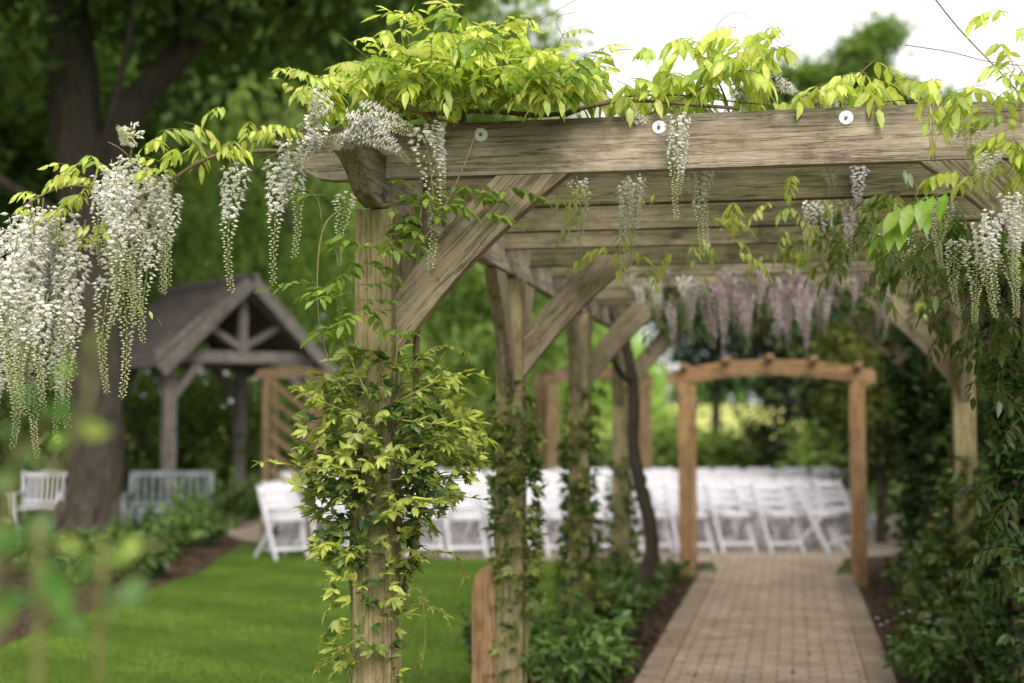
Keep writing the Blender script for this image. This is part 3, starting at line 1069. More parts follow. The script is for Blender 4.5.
# upright young shoots
for k in range(16):
    x0 = rng.uniform(370, 590)
    b = at(x0, 95, 5.0 + rng.normal(0, .1))
    hgt_ = rng.uniform(.16, .34) * (1 if 400 < x0 < 540 else .7)
    tip = b + np.array([rng.normal(0, .1), rng.normal(0, .08), hgt_])
    q = spline([b, (b + tip) / 2 + rng.normal(0, .02, 3), tip], 5)
    T1g.add(q, .0025, .001, 5)
    for p in q[3::2]:
        a = rng.uniform(0, 6.283)
        pinnate(L1, T1g, p, (math.cos(a), math.sin(a), .9), (0, 0, 1), rng.uniform(.06, .11), 3, rng.uniform(.035, .055), .017, YG * rng.uniform(.95, 1.15), .7, hang_=.5)
# peaks of the heap
for (x, y) in ((440, 45), (455, 52), (432, 62), (478, 58), (395, 72), (520, 66), (545, 74), (330, 96), (365, 80)):
    spray(L1, T1g, at(x, y, 5.0), 3, (.03, .05, .03), .08, .03, .15, YG, 4, 1.3, .9, .7)
# wood inside heap + tendrils
T1.add(spline([(XL + .15, 5.06, 2.62), (XL + .05, 4.99, PT + .03), (XL + .35, 4.96, PT + .05), (XL + .62, 4.99, PT + .03), (XL + .9, 4.95, PT + .06), (XL + 1.3, 4.97, PT + .02)], 7), .013, .006, 8, .1)
T1.add(spline([(XL + .15, 5.06, 2.62), (XL + .3, 5.02, PT + .04), (XL + .2, 4.93, PT + .1), (XL - .05, 4.94, PT + .05), (XL - .2, 4.97, PT - .06)], 7), .011, .008, 8, .1)
for k in range(6):
    T1.add(spline([at(410 + rng.uniform(-30, 60), 126, 5.0), at(430 + rng.uniform(-70, 80), 100, 5.0 + rng.normal(0, .1)), at(440 + rng.uniform(-120, 120), 80, 5.0 + rng.normal(0, .1))], 5), .004, .0015, 5)
def tendril(T, pts, D, r0=.0022, r1=.0011):
    q = [at(x, y, D + dd) for x, y, dd in pts]
    T.add(spline(q, 6), r0, r1, 5)
tendril(T1g, [(262, 160, 0), (330, 130, 0), (400, 92, -.02), (440, 62, -.03), (478, 18, -.05), (490, -12, -.06)], 4.86)
tendril(T1, [(375, 150, 0), (420, 112, 0), (470, 65, .0), (520, 32, .02), (600, -14, .05)], 4.9)
tendril(T1, [(560, 90, 0), (568, 50, 0), (556, 20, 0), (575, 12, 0)], 5.1, .0014, .0008)
tendril(T1, [(700, 90, 0), (712, 40, 0), (722, 20, 0), (738, 12, 0), (752, 20, 0)], 5.0, .0014, .0008)
tendril(T1g, [(490, -10, 0), (502, 40, 0), (512, 90, 0)], 4.95, .0014, .001)
# pale stem in front of the beam, down to the climber
tendril(T1, [(478, 128, 0), (462, 170, -.02), (440, 215, -.02), (420, 245, .0)], 4.84, .0028, .0024)
# hoop stem left of the post
tendril(T1g, [(342, 208, 0), (325, 225, 0), (318, 262, 0), (319, 320, 0), (332, 370, 0), (348, 400, .05)], 4.84, .0034, .003)
tendril(T1g, [(322, 222, 0), (318, 200, 0), (308, 190, 0)], 4.84, .0014, .001)
for (x, y, dx) in ((300, 283, -1), (288, 288, -1), (345, 300, 1), (340, 310, 1), (345, 285, .6), (312, 195, -1)):
    pinnate(L1, T1g, at(x + 15, y, 4.84), cr * dx + np.array([0, 0, .1]), (0, 0, 1), .13, 4, .042, .018, (.2, .3, .07), .25, hang_=.1)
# leaves below the beam, right of the post
for (x, y, n, c) in ((420, 185, 3, .8), (455, 190, 3, .7), (490, 188, 2, .9), (410, 215, 3, .6), (430, 232, 2, .6), (400, 250, 2, .9), (380, 245, 3, .5), (375, 300, 1, 1.0), (350, 262, 2, .5), (520, 182, 1, 1.0), (365, 330, 2, .8), (352, 245, 3, .7), (347, 292, 3, .9), (352, 322, 3, 1.0), (398, 245, 2, .9), (440, 200, 3, .8), (470, 186, 3, .8), (415, 200, 3, .7)):
    spray(L1, T1g, at(x, y, 4.97 if x > 395 else 4.80), n, (.04, .04, .03), .052, .025, .13, MG * c * 1.25, 4, .6, .3, .1)
mesh_obj('foliage', L1.mesh('foliage', O1), M['leaf'], w1)
mesh_obj('woody_stem', T1.mesh('woody_stem', O1), M['twig'], w1)
mesh_obj('plant_stems', T1g.mesh('plant_stems', O1), M['green_twig'], w1)

# ---------- plant 2: sprigs along the middle and right of the front beam
O2 = np.array([0.55, 5.0, 2.6])
w2 = thing('wisteria', 'wisteria with upright pale sprigs and white tassels along the middle of the front beam', 'wisteria', O2)
L2, T2, T2g = Leaves(), Tubes(), Tubes()
for (x, y, n, s, D) in ((600, 92, 3, .04, 5.1), (625, 84, 4, .04, 5.12), (648, 84, 4, .04, 5.12), (668, 72, 3, .03, 5.0), (690, 80, 5, .05, 5.0), (712, 62, 5, .05, 4.98), (735, 58, 5, .05, 4.98), (760, 52, 5, .045, 4.98), (782, 46, 3, .03, 4.98), (700, 42, 3, .03, 5.0), (742, 40, 3, .03, 5),
                        (735, 82, 4, .04, 5.0), (655, 50, 1, .02, 5.0), (830, 86, 3, .035, 4.95), (850, 72, 3, .03, 4.95), (868, 62, 3, .025, 4.95), (880, 86, 3, .03, 4.95), (845, 98, 3, .05, 4.98), (770, 95, 3, .05, 5.05), (690, 94, 4, .06, 5.1)):
    spray(L2, T2g, at(x, y, D), n, (s, .05, s * .7), .075, .03, .17, YG * (1.0 if y < 90 else .85), 4, 1.2, .85, .4)
for pts in ([(640, 118, 0), (680, 100, 0), (715, 80, 0), (745, 62, 0), (790, 45, 0)], [(730, 116, 0), (722, 90, 0), (705, 60, 0), (690, 45, 0)], [(840, 110, 0), (845, 95, 0), (862, 72, 0), (875, 60, 0)], [(560, 118, .1), (610, 100, .1), (650, 95, .05), (690, 96, 0), (760, 104, 0), (850, 104, 0), (930, 98, -.1)]):
    tendril(T2, pts, 5.0, .0045, .0018)
tendril(T2, [(884, 55, 0), (890, 72, 0), (900, 88, 0), (912, 108, 0)], 4.95, .0016, .0012)
for (x, y, ln, kd, D) in ((682, 108, 112, 'half', 4.88), (676, 118, 80, 'full', 4.9), (706, 165, 92, 'half', 5.1), (700, 170, 82, 'bud', 5.1), (632, 170, 105, 'half', 5.45), (628, 178, 90, 'full', 5.5), (575, 175, 85, 'bud', 5.5),
                          (824, 158, 40, 'full', 4.98), (862, 162, 62, 'pink', 5.5), (852, 188, 80, 'pink', 5.6), (842, 192, 70, 'pink', 5.7), (808, 196, 75, 'half', 6.2), (824, 200, 70, 'half', 6.2), (735, 108, 45, 'full', 5.05), (660, 100, 40, 'full', 5.1)):
    hang(w2, O2, kd, at(x, y, D), ln, D)
for (x, y, tl) in ((815, 100, (.2, 1.2)), (830, 96, (.1, -1.1)), (740, 76, (.2, .9)), (765, 78, (0, -.9)), (842, 100, (.4, 1.0)), (620, 108, (.4, 1.1))):
    o = hang(w2, O2, 'full', at(x, y, 5.02), 48, 5.0, tilt=tl)
for (x, y, n, c, D) in ((620, 235, 3, .8, 5.6), (660, 262, 2, .8, 5.9), (575, 200, 2, .7, 5.5), (640, 200, 2, .6, 5.6), (740, 225, 2, .8, 5.6), (770, 195, 1, .9, 5.3), (820, 205, 4, .7, 6.0), (790, 215, 3, .7, 6.2), (690, 245, 3, .8, 6.2), (600, 195, 2, .7, 5.6), (845, 240, 4, .6, 6.2), (870, 195, 4, .6, 5.8), (895, 185, 4, .55, 5.5), (800, 235, 4, .5, 6.6), (780, 250, 3, .6, 6.8), (850, 215, 4, .4, 6.2), (720, 205, 2, .9, 5.3)):
    spray(L2, T2g, at(x, y, D), n, (.06, .06, .05), .055, .022, .16, YG * c, 4, 1.2, .8, .0)
mesh_obj('foliage', L2.mesh('foliage', O2), M['leaf'], w2)
mesh_obj('woody_stem', T2.mesh('woody_stem', O2), M['twig'], w2)
mesh_obj('plant_stems', T2g.mesh('plant_stems', O2), M['green_twig'], w2)

# ---------- plant 3: right hand corner
O3 = np.array([1.25, 4.9, 0])
w3 = thing('wisteria', 'wisteria hanging at the right hand corner of the pergola, large green leaf and white tassels', 'wisteria', O3)
L3, T3, T3g = Leaves(), Tubes(), Tubes()
T3.add(spline([(XR + .25, 4.9, 0), (XR + .13, 4.86, .8), (XR + .16, 4.85, 1.6), (XR + .1, 4.9, 2.3), (XR - .1, 4.95, 2.65), (XR - .35, 4.97, 2.66)], 6), .02, .008, 8, .08)
tendril(T3, [(928, -10, 0), (960, 30, 0), (1000, 72, 0), (1030, 105, 0)], 4.55, .0028, .0022)
tendril(T3, [(905, 45, 0), (950, 52, 0), (990, 62, 0), (1030, 66, 0)], 4.6, .002, .0014)
for (x, y, n, s) in ((945, 95, 3, .03), (965, 90, 4, .04), (985, 95, 5, .04), (1010, 100, 6, .04), (1015, 30, 3, .02), (1022, 70, 3, .03), (1018, 140, 4, .03), (1000, 160, 3, .03), (1022, 170, 4, .03), (1005, 135, 3, .03)):
    spray(L3, T3g, at(x, y, 4.5), n, (s, .05, s), .062, .026, .16, YG * .95, 4, 1.2, .8, .3)
# big drooping leaves under the brace
pinnate(L3, T3g, at(958, 190, 4.35), -cr + np.array([0, 0, -.15]), (0, 0, 1), .23, 5, .105, .046, (.26, .42, .045), .35, hang_=1.1)
pinnate(L3, T3g, at(962, 172, 4.4), -cr + np.array([0, 0, .25]), (0, 0, 1), .13, 5, .06, .03, (.36, .42, .05), .9, hang_=1.0)
pinnate(L3, T3g, at(938, 205, 4.38), -cr * .9 + np.array([0, 0, -.3]), (0, 0, 1), .2, 4, .09, .04, (.22, .38, .045), .3, hang_=1.2)
pinnate(L3, T3g, at(898, 168, 4.6), cr * .6 + np.array([0, 0, .1]), (0, 0, 1), .06, 2, .06, .02, (.30, .36, .22), 1.2, hang_=1.3)
tendril(T3g, [(1000, 165, 0), (975, 176, 0), (955, 188, 0)], 4.38, .002, .0015)
for (x, y, ln, kd, D) in ((1008, 188, 85, 'full', 4.45), (996, 205, 100, 'half', 4.45), (985, 215, 105, 'half', 4.5), (978, 250, 75, 'bud', 4.55), (945, 200, 70, 'bud', 4.7), (938, 195, 55, 'half', 4.75), (1004, 240, 80, 'bud', 4.5), (960, 235, 80, 'bud', 4.8),
                          (1020, 200, 90, 'half', 4.5), (925, 225, 75, 'bud', 5.2), (905, 235, 70, 'bud', 5.4), (890, 230, 75, 'bud', 5.6), (990, 150, 50, 'half', 4.45), (975, 125, 45, 'bud', 4.5)):
    hang(w3, O3, kd, at(x, y, D), ln, D)
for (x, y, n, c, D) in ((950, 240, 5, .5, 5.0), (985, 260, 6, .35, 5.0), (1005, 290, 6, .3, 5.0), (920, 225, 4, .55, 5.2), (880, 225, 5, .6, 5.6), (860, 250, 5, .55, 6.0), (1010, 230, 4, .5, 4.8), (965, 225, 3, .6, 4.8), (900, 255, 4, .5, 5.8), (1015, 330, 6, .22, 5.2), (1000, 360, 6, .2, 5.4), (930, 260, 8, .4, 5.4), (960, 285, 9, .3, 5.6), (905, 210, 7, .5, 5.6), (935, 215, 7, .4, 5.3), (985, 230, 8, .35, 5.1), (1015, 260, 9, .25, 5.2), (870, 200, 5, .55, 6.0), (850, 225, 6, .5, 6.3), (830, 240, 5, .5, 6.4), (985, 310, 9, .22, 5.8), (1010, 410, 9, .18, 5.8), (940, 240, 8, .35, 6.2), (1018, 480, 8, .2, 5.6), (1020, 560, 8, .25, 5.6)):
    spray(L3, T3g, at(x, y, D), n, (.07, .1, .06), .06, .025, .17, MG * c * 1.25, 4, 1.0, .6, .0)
mesh_obj('foliage', L3.mesh('foliage', O3), M['leaf'], w3)
mesh_obj('woody_stem', T3.mesh('woody_stem', O3), M['twig'], w3)
mesh_obj('plant_stems', T3g.mesh('plant_stems', O3), M['green_twig'], w3)

# ---------- plant 4: mauve wisteria under the far beams, with its crooked trunk by the path
O4 = GD(634, 11.2)
w4 = thing('wisteria', 'mauve wisteria curtain under the far beams, its dark crooked trunk standing left of the path', 'wisteria', O4)
L4, T4, T4g = Leaves(), Tubes(), Tubes()
trunk = [at(634, 618, 11.2) * np.array([1, 1, 0]), at(640, 590, 11.2), at(651, 555, 11.2), at(649, 520, 11.2), at(639, 480, 11.2), at(633, 440, 11.25), at(634, 400, 11.3), at(629, 360, 11.35), at(622, 330, 11.4), at(612, 300, 11.5), at(640, 268, 11.6)]
T4.add(spline(trunk, 6), .062, .035, 9, .08, radii=None)
T4.add(spline([at(630, 380, 11.3), at(620, 372, 11.2), at(612, 345, 11.0), at(640, 290, 10.8)], 6), .03, .016, 8, .08)
for k in range(7):
    T4.add(spline([at(rng.uniform(600, 900), 268, rng.uniform(9.5, 12)), at(rng.uniform(600, 900), 264, 11.5), at(rng.uniform(620, 900), 262, 12)], 6), .014, .008, 6)
random.seed(5)
for k in range(70):
    x = random.choice([random.gauss(655, 18), random.gauss(720, 10), random.gauss(748, 10), random.gauss(785, 14), random.gauss(825, 22), random.uniform(650, 890), random.uniform(690, 880)])
    D = random.uniform(7.7, 9.6)
    hang(w4, O4, random.choice(['mauve', 'mauve', 'pink']) if x > 690 else random.choice(['pink', 'half']), at(x, 421 - (PB - 1.6 - random.uniform(0, .06)) * F / D, D), random.choice([1, 1, .6]) * random.uniform(26, 74), D)
for k in range(150):
    x, D = rng.uniform(640, 900), rng.uniform(9, 12.6)
    p = at(x, rng.uniform(258, 305) if x > 850 or x < 660 else rng.uniform(255, 272), D)
    spray(L4, T4g, p, 1, (.08, .1, .05), .07, .028, .2, (MG if rng.random() < .7 else YG) * rng.uniform(.4, .9), 4, 1.0, .7, 0)
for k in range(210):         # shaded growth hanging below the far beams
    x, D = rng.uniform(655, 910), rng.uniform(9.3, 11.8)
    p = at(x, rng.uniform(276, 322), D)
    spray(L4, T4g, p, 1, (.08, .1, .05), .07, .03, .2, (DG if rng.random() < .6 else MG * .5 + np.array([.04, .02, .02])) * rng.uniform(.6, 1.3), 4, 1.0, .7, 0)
for k in range(240):         # top growth above the far beams
    x, D = rng.triangular(560, 960, 965), rng.uniform(5.6, 12.6)
    p = at(x, 300, D)
    p[2] = PT + rng.uniform(.0, .22)
    spray(L4, T4g, p, 1, (.08, .1, .03), .06, .025, .18, MG * rng.uniform(.6, 1.1), 4, 1.0, .7, .3)
mesh_obj('foliage', L4.mesh('foliage', O4), M['leaf'], w4)
mesh_obj('trunk', T4.mesh('trunk', O4), M['dark_bark'], w4)
mesh_obj('plant_stems', T4g.mesh('plant_stems', O4), M['green_twig'], w4)

# ------------------------------------------------------------------ climbers on the posts
def climber(name, label, x, y, prof, n, ll, light, dark, seed, nst=6, tip=.35, stem_mat='green_twig', mat='ivy', nleaf=5, flower=None):
    """prof: list of (z, half width x, half width y, x offset); shaggy coat of compound leaves round a post"""
    O = np.array([x, y, 0])
    t = thing(name, label, 'climber', O)
    L, T = Leaves(), Tubes()
    zs = np.array([p[0] for p in prof])
    rw = np.array([p[1] for p in prof])
    rd = np.array([p[2] for p in prof])
    ox = np.array([p[3] for p in prof])
    dens = np.array([p[4] if len(p) > 4 else p[1] for p in prof])
    zz = np.linspace(zs[0], zs[-1], 200)
    cd = np.cumsum(np.interp(zz, zs, dens) + .02)
    cd /= cd[-1]
    for i in range(n):
        z = np.interp(rng.random(), cd, zz)
        a = rng.uniform(0, 2 * math.pi)
        rr = rng.random() ** .6
        hw, hd, o_ = np.interp(z, zs, rw), np.interp(z, zs, rd), np.interp(z, zs, ox)
        p = O + np.array([o_ + math.cos(a) * (.07 + (hw - .07) * rr if hw > .07 else hw), math.sin(a) * (.07 + max(0, hd - .07) * rr), z])
        out = np.array([math.cos(a), math.sin(a), rng.normal(.1, .35)])
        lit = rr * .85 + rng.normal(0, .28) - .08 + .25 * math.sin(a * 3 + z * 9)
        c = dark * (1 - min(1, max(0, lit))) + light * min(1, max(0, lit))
        palmate(L, p, out + rng.normal(0, .5, 3), np.array([0, 0, 1]) + out * rng.uniform(0, .9) + rng.normal(0, .3, 3), ll * rng.uniform(.7, 1.25), nleaf, c)
        if rr > .5 and i % 3 == 0:
            T.add(np.array([O + np.array([o_ * .6, 0, z - .08]), (O + np.array([o_, 0, z]) + p) / 2 + np.array([0, 0, -.01]), p]), .0022, .001, 3)
    for k in range(nst):
        a0 = rng.uniform(0, 6.28)
        pts = []
        for z in np.linspace(0, zs[-1], 9):
            a0 += rng.normal(.5, .4)
            pts.append(O + np.array([math.cos(a0) * .088, math.sin(a0) * .088, z]))
        T.add(spline(pts, 4), .008, .004, 6, .1)
    mesh_obj('leaves', L.mesh('leaves', O), M[mat], t)
    mesh_obj('plant_stems', T.mesh('plant_stems', O), M[stem_mat], t)
    return t

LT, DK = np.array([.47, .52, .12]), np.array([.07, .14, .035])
# front left post: z 0..1.75
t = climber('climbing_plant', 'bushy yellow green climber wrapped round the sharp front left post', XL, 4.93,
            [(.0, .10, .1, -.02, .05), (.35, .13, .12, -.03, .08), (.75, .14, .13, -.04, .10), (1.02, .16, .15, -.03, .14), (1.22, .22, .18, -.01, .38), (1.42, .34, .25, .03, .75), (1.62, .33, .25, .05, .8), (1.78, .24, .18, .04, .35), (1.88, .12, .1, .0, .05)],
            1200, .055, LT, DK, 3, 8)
# long sprays reaching out of it
L, T = Leaves(), Tubes()
O = np.array([XL, 4.93, 0])
def reach(pts, D, ll, col, every=2, n=5):
    q = spline([at(x, y, D + dd) for x, y, dd in pts], 5)
    T.add(q, .003, .0012, 4)
    for i in range(2, len(q), every):
        d = nrm(q[min(i + 1, len(q) - 1)] - q[i - 1]) + rng.normal(0, .35, 3)
        palmate(L, q[i], d, (0, 0, 1), ll * rng.uniform(.8, 1.2), n, np.asarray(col) * rng.uniform(.8, 1.15))
reach([(360, 470, 0), (320, 468, -.05), (285, 464, -.05), (256, 462, -.05)], 4.85, .05, LT * 1.1)
reach([(365, 420, 0), (330, 405, -.1), (305, 395, -.1), (296, 385, -.1)], 4.8, .048, LT * 1.1)
reach([(365, 560, 0), (330, 545, -.1), (318, 552, -.12)], 4.75, .062, LT * 1.15, 2)
reach([(370, 590, 0), (350, 580, -.12), (335, 575, -.15)], 4.7, .06, LT * 1.1, 2)
reach([(390, 520, 0), (400, 500, -.12), (420, 500, -.15), (440, 505, -.15)], 4.7, .06, LT * 1.1, 2)
reach([(390, 480, 0), (430, 478, 0), (460, 495, 0), (490, 500, 0)], 4.9, .04, DK * 2.2)
reach([(400, 560, 0), (430, 552, 0), (455, 556, 0), (465, 580, 0)], 4.95, .04, LT * .6)
reach([(390, 610, 0), (415, 605, 0), (440, 610, 0), (450, 625, 0)], 4.95, .035, LT * .7)
reach([(355, 640, 0), (335, 655, 0), (318, 668, 0)], 4.9, .045, LT * .8)
reach([(400, 400, 0), (440, 380, 0), (465, 372, 0), (484, 378, 0)], 4.85, .055, LT * .95)
reach([(400, 420, 0), (440, 425, 0), (470, 432, 0), (488, 440, 0)], 4.85, .055, LT * 1.05)
reach([(400, 380, 0), (425, 352, 0), (450, 346, 0), (470, 352, 0)], 4.9, .052, LT * .7)
reach([(370, 400, 0), (345, 345, 0), (340, 310, 0), (338, 285, 0)], 4.8, .045, LT * .7)
reach([(400, 600, 0), (420, 590, 0), (425, 640, 0), (418, 670, 0)], 4.9, .035, LT * .6)
mesh_obj('shoot_leaves', L.mesh('shoot_leaves', O), M['leaf'], t)
mesh_obj('plant_stems', T.mesh('plant_stems', O), M['green_twig'], t)
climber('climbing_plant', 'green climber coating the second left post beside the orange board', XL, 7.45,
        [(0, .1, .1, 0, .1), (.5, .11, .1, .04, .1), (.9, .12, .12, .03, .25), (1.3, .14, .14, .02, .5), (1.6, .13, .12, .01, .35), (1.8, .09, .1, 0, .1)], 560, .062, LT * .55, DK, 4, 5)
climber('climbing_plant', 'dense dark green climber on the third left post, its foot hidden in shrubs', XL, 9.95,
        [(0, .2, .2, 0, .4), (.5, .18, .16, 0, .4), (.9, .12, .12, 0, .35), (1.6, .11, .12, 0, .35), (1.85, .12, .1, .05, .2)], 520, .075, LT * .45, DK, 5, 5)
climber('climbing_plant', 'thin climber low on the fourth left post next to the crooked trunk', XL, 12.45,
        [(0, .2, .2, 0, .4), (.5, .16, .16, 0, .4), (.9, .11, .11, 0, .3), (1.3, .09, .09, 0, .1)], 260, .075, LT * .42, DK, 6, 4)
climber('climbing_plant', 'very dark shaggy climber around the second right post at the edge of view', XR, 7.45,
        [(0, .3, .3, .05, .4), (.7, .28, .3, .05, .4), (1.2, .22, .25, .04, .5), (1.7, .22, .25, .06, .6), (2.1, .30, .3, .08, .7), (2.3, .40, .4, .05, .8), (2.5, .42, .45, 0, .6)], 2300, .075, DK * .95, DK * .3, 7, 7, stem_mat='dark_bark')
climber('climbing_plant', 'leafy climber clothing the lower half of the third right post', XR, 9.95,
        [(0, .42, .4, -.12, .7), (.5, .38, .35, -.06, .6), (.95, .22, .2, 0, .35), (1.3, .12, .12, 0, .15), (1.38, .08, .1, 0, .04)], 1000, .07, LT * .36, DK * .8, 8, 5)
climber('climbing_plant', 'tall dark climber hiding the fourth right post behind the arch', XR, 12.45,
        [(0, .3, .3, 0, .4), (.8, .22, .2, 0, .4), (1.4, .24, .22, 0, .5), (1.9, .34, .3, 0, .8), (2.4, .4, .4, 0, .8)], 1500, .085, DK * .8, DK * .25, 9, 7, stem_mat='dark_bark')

# ------------------------------------------------------------------ wooden arches
def arch(name, label, loc, rz, span, hgt, crown, t=.14, second=.9, lintel=.16, mat='new_wood'):
    a = thing(name, label, 'garden arch', loc, rz)
    for y in (0, second):
        for s in (-1, 1):
            bar('post', (s * span / 2, y, -.03), (s * span / 2, y, hgt), t, t, M[mat], a, .006)
        n = 14
        hl = span / 2 + .16
        lo = [(-hl + 2 * hl * k / n, crown * (1 - ((k / n) * 2 - 1) ** 2)) for k in range(n + 1)]
        up = [(x, z + lintel) for x, z in lo]
        o = mesh_obj('curved_beam', prism(lo + up[::-1], t * .62, .005, 'curved_beam'), M[mat], a, (0, y, hgt - .02))
    for k in range(5):
        u = -1 + k * .5
        x = u * span / 2
        z = hgt + lintel - .02 + crown * (1 - (u * span / 2 / (span / 2 + .16)) ** 2) + .022
        bar('rung', (x, -.16, z), (x, second + .16, z), .07, .05, M[mat], a, .004)
    return a

arch('wooden_arch', 'orange softwood arch with curved top straddling the end of the brick path', (-0.19, 14.15, 0), 0, 1.68, 1.98, .12, .115, .9, .125)
pa = GD(598, 24.3)
arch('wooden_arch', 'smaller looking orange arch half hidden beyond the chairs, left of the path', pa, YAW + R(10), 1.62, 2.2, .15, .22, .8, .2, 'dull_wood')
# trellis arch by the shelter
ta = GD(290, 17.9)
tr = thing('trellis_arch', 'orange wooden arch with diagonal trellis slats in front of the shelter', 'trellis arch', ta, YAW)
for s in (-.3, .27):
    bar('post', (s, 0, -.03), (s, 0, 2.12), .085, .085, M['dull_wood'], tr, .005)
    bar('post', (s, .7, -.03), (s, .7, 2.12), .085, .085, M['dull_wood'], tr, .005)
lo = [(-.42 + .84 * k / 8, .06 * (1 - ((k / 8) * 2 - 1) ** 2)) for k in range(9)]
for y in (0, .7):
    mesh_obj('curved_beam', prism(lo + [(x, z + .12) for x, z in lo[::-1]], .06, .004, 'curved_beam'), M['dull_wood'], tr, (0, y, 2.11))
for k in range(7):
    z = .5 + k * .22
    bar('slat', (-.25, .02 + .001 * k, z + .28), (.22, .02 + .001 * k, z - .1), .02, .05, M['dull_wood'], tr, .002)

# ------------------------------------------------------------------ shelter with gabled roof
def shingle_mat():
    m, nt = new_mat('cedar_shingles')
    mp, tc = obj_coords(nt, (1, 1, 1), False)
    b = nd(nt, 'ShaderNodeTexBrick', Scale=1.0)
    b.inputs['Color1'].default_value = (.19, .168, .155, 1)
    b.inputs['Color2'].default_value = (.135, .122, .115, 1)
    b.inputs['Mortar'].default_value = (.035, .03, .03, 1)
    b.inputs['Mortar Size'].default_value = .012
    b.inputs['Brick Width'].default_value = .16
    b.inputs['Row Height'].default_value = .14
    lk(nt, mp, 0, b, 'Vector')
    n = nd(nt, 'ShaderNodeTexNoise', Scale=3.0, Detail=6.0)
    lk(nt, mp, 0, n, 'Vector')
    f = ramp(nt, [(.3, (.7, .7, .68)), (.7, (1.25, 1.2, 1.1))])
    lk(nt, n, 'Fac', f, 0)
    col = mix_c(nt, 1, b.outputs['Color'], f.outputs[0], 'MULTIPLY')
    principled(nt, col, .9, b.outputs['Fac'], .01, .15)
    return m
M['shingle'] = shingle_mat()
# local frame: gable faces -Y, ridge runs along +Y
sp0 = GD(245, 20.0)
sh_rot = YAW + R(36)
sh = thing('garden_shelter', 'open timber shelter with steep grey shingled roof behind the big tree trunk', 'shelter', sp0, sh_rot)
HW, DEP, EZ, RZ = 1.16, 2.6, 2.46, 3.58
for s in (-1, 1):
    for y in (.12, DEP - .12):
        bar('post', (s * 1.08, y, -.03), (s * 1.08, y, 2.44), .16, .16, M['grey_wood'], sh, .006)
    bar('wall_plate', (s * 1.08, -.1, 2.50), (s * 1.08, DEP + .1, 2.50), .15, .12, M['grey_wood'], sh, .005)
    # roof slope
    sl = math.hypot(HW + .17, (RZ - EZ) * (HW + .17) / HW)
    angs = math.atan2(RZ - EZ, HW)
    bm = bmesh.new()
    rows = 11
    for k in range(rows):        # lapped shingle courses, each a thin tilted board
        u0 = k / rows * sl
        box_bm(bm, (0, u0 + sl / rows / 2, .012 + .0), (DEP + .4, sl / rows * 1.12, .022), Matrix.Rotation(R(-4), 3, 'X'))
    me = bm_mesh(bm, 'roof', .003)
    o = mesh_obj('roof', me, M['shingle'], sh)
    ey = (HW + .17)
    # local x->along ridge(Y), local y-> up the slope
    xax = Vector((0, 1, 0)) if s < 0 else Vector((0, -1, 0))
    yax = Vector((-s * math.cos(angs), 0, math.sin(angs)))
    zax = xax.cross(yax)
    if zax.z < 0:
        xax = -xax
        zax = -zax
    m = Matrix((xax, yax, zax)).transposed().to_4x4()
    m.translation = Vector((s * ey, DEP / 2, RZ - (RZ - EZ) * ey / HW + .03))
    o.matrix_local = m
    for y in (-.2, DEP + .2):
        bar('bargeboard', (s * ey, y, RZ - (RZ - EZ) * ey / HW - .03), (s * .02, y, RZ - .03), .05, .17, M['grey_wood'], sh, .004)
    for y in (.12, DEP - .12):
        bar('rafter', (s * 1.2, y, EZ + .05), (s * .06, y, RZ - .13), .09, .12, M['grey_wood'], sh, .004)
        bar('strut', (s * .06, y, 2.66), (s * .62, y, 2.98), .07, .09, M['grey_wood'], sh, .004)
        bar('knee_brace', (s * 1.02, y, 1.95), (s * .62, y, 2.43), .07, .11, M['grey_wood'], sh, .004)
    bar('knee_brace', (s * 1.08, .2, 1.95), (s * 1.08, .66, 2.44), .07, .1, M['grey_wood'], sh, .004)
for y in (.12, DEP - .12):
    bar('tie_beam', (-1.3, y, 2.50), (1.3, y, 2.50), .14, .17, M['grey_wood'], sh, .005)
    bar('king_post', (0, y, 2.585), (0, y, RZ - .1), .12, .12, M['grey_wood'], sh, .005)
bar('ridge_cap', (0, -.22, RZ + .05), (0, DEP + .22, RZ + .05), .2, .07, M['shingle'], sh, .01)

# ------------------------------------------------------------------ seats
def folding_chair():
    t = thing('folding_chair', '', 'chair')
    def leg(pts, wx=.028, wy=.042):
        T = Tubes()
        T.add(np.array(pts), .02, .02, 4)
        return T
    for s in (-1, 1):
        bar('leg', (s * .222, -.25, 0), (s * .185, .245, .83), .028, .05, M['white'], t, .006)       # long leg runs up into the back
        bar('leg', (s * .195, .27, 0), (s * .165, -.13, .44), .028, .045, M['white'], t, .006)       # folding rear leg
    bm = bmesh.new()
    box_bm(bm, (0, -.02, .447), (.36, .40, .03))
    st_ = mesh_obj('seat', bm_mesh(bm, 'seat', .008), M['white'], t)
    bm = bmesh.new()
    box_bm(bm, (0, -.02, .475), (.33, .36, .026))
    mesh_obj('seat_pad', bm_mesh(bm, 'seat_pad', .012), M['seat_pad'], st_)
    bm = bmesh.new()
    rot = Matrix.Rotation(math.atan2(-.495, .83), 3, 'X')
    for z, h in ((.775, .095), (.665, .05), (.585, .05)):
        y = -.25 + .495 * z / .83
        box_bm(bm, (0, y, z), (.35, .018, h), rot)
    mesh_obj('backrest', bm_mesh(bm, 'backrest', .005), M['white'], t)
    bar('stretcher', (-.215, -.18, .115), (.215, -.18, .115), .022, .04, M['white'], t, .004, up=(0, .5, 1))
    bar('stretcher', (-.185, .18, .10), (.185, .18, .10), .022, .035, M['white'], t, .004)
    return t


def dup(root):
    r = root.copy()
    COL.objects.link(r)
    for ch in list(root.children):
        c = ch.copy()
        COL.objects.link(c)
        c.parent = r
        c.matrix_parent_inverse = ch.matrix_parent_inverse.copy()
        for g in ch.children:
            d = g.copy()
            COL.objects.link(d)
            d.parent = c
    return r


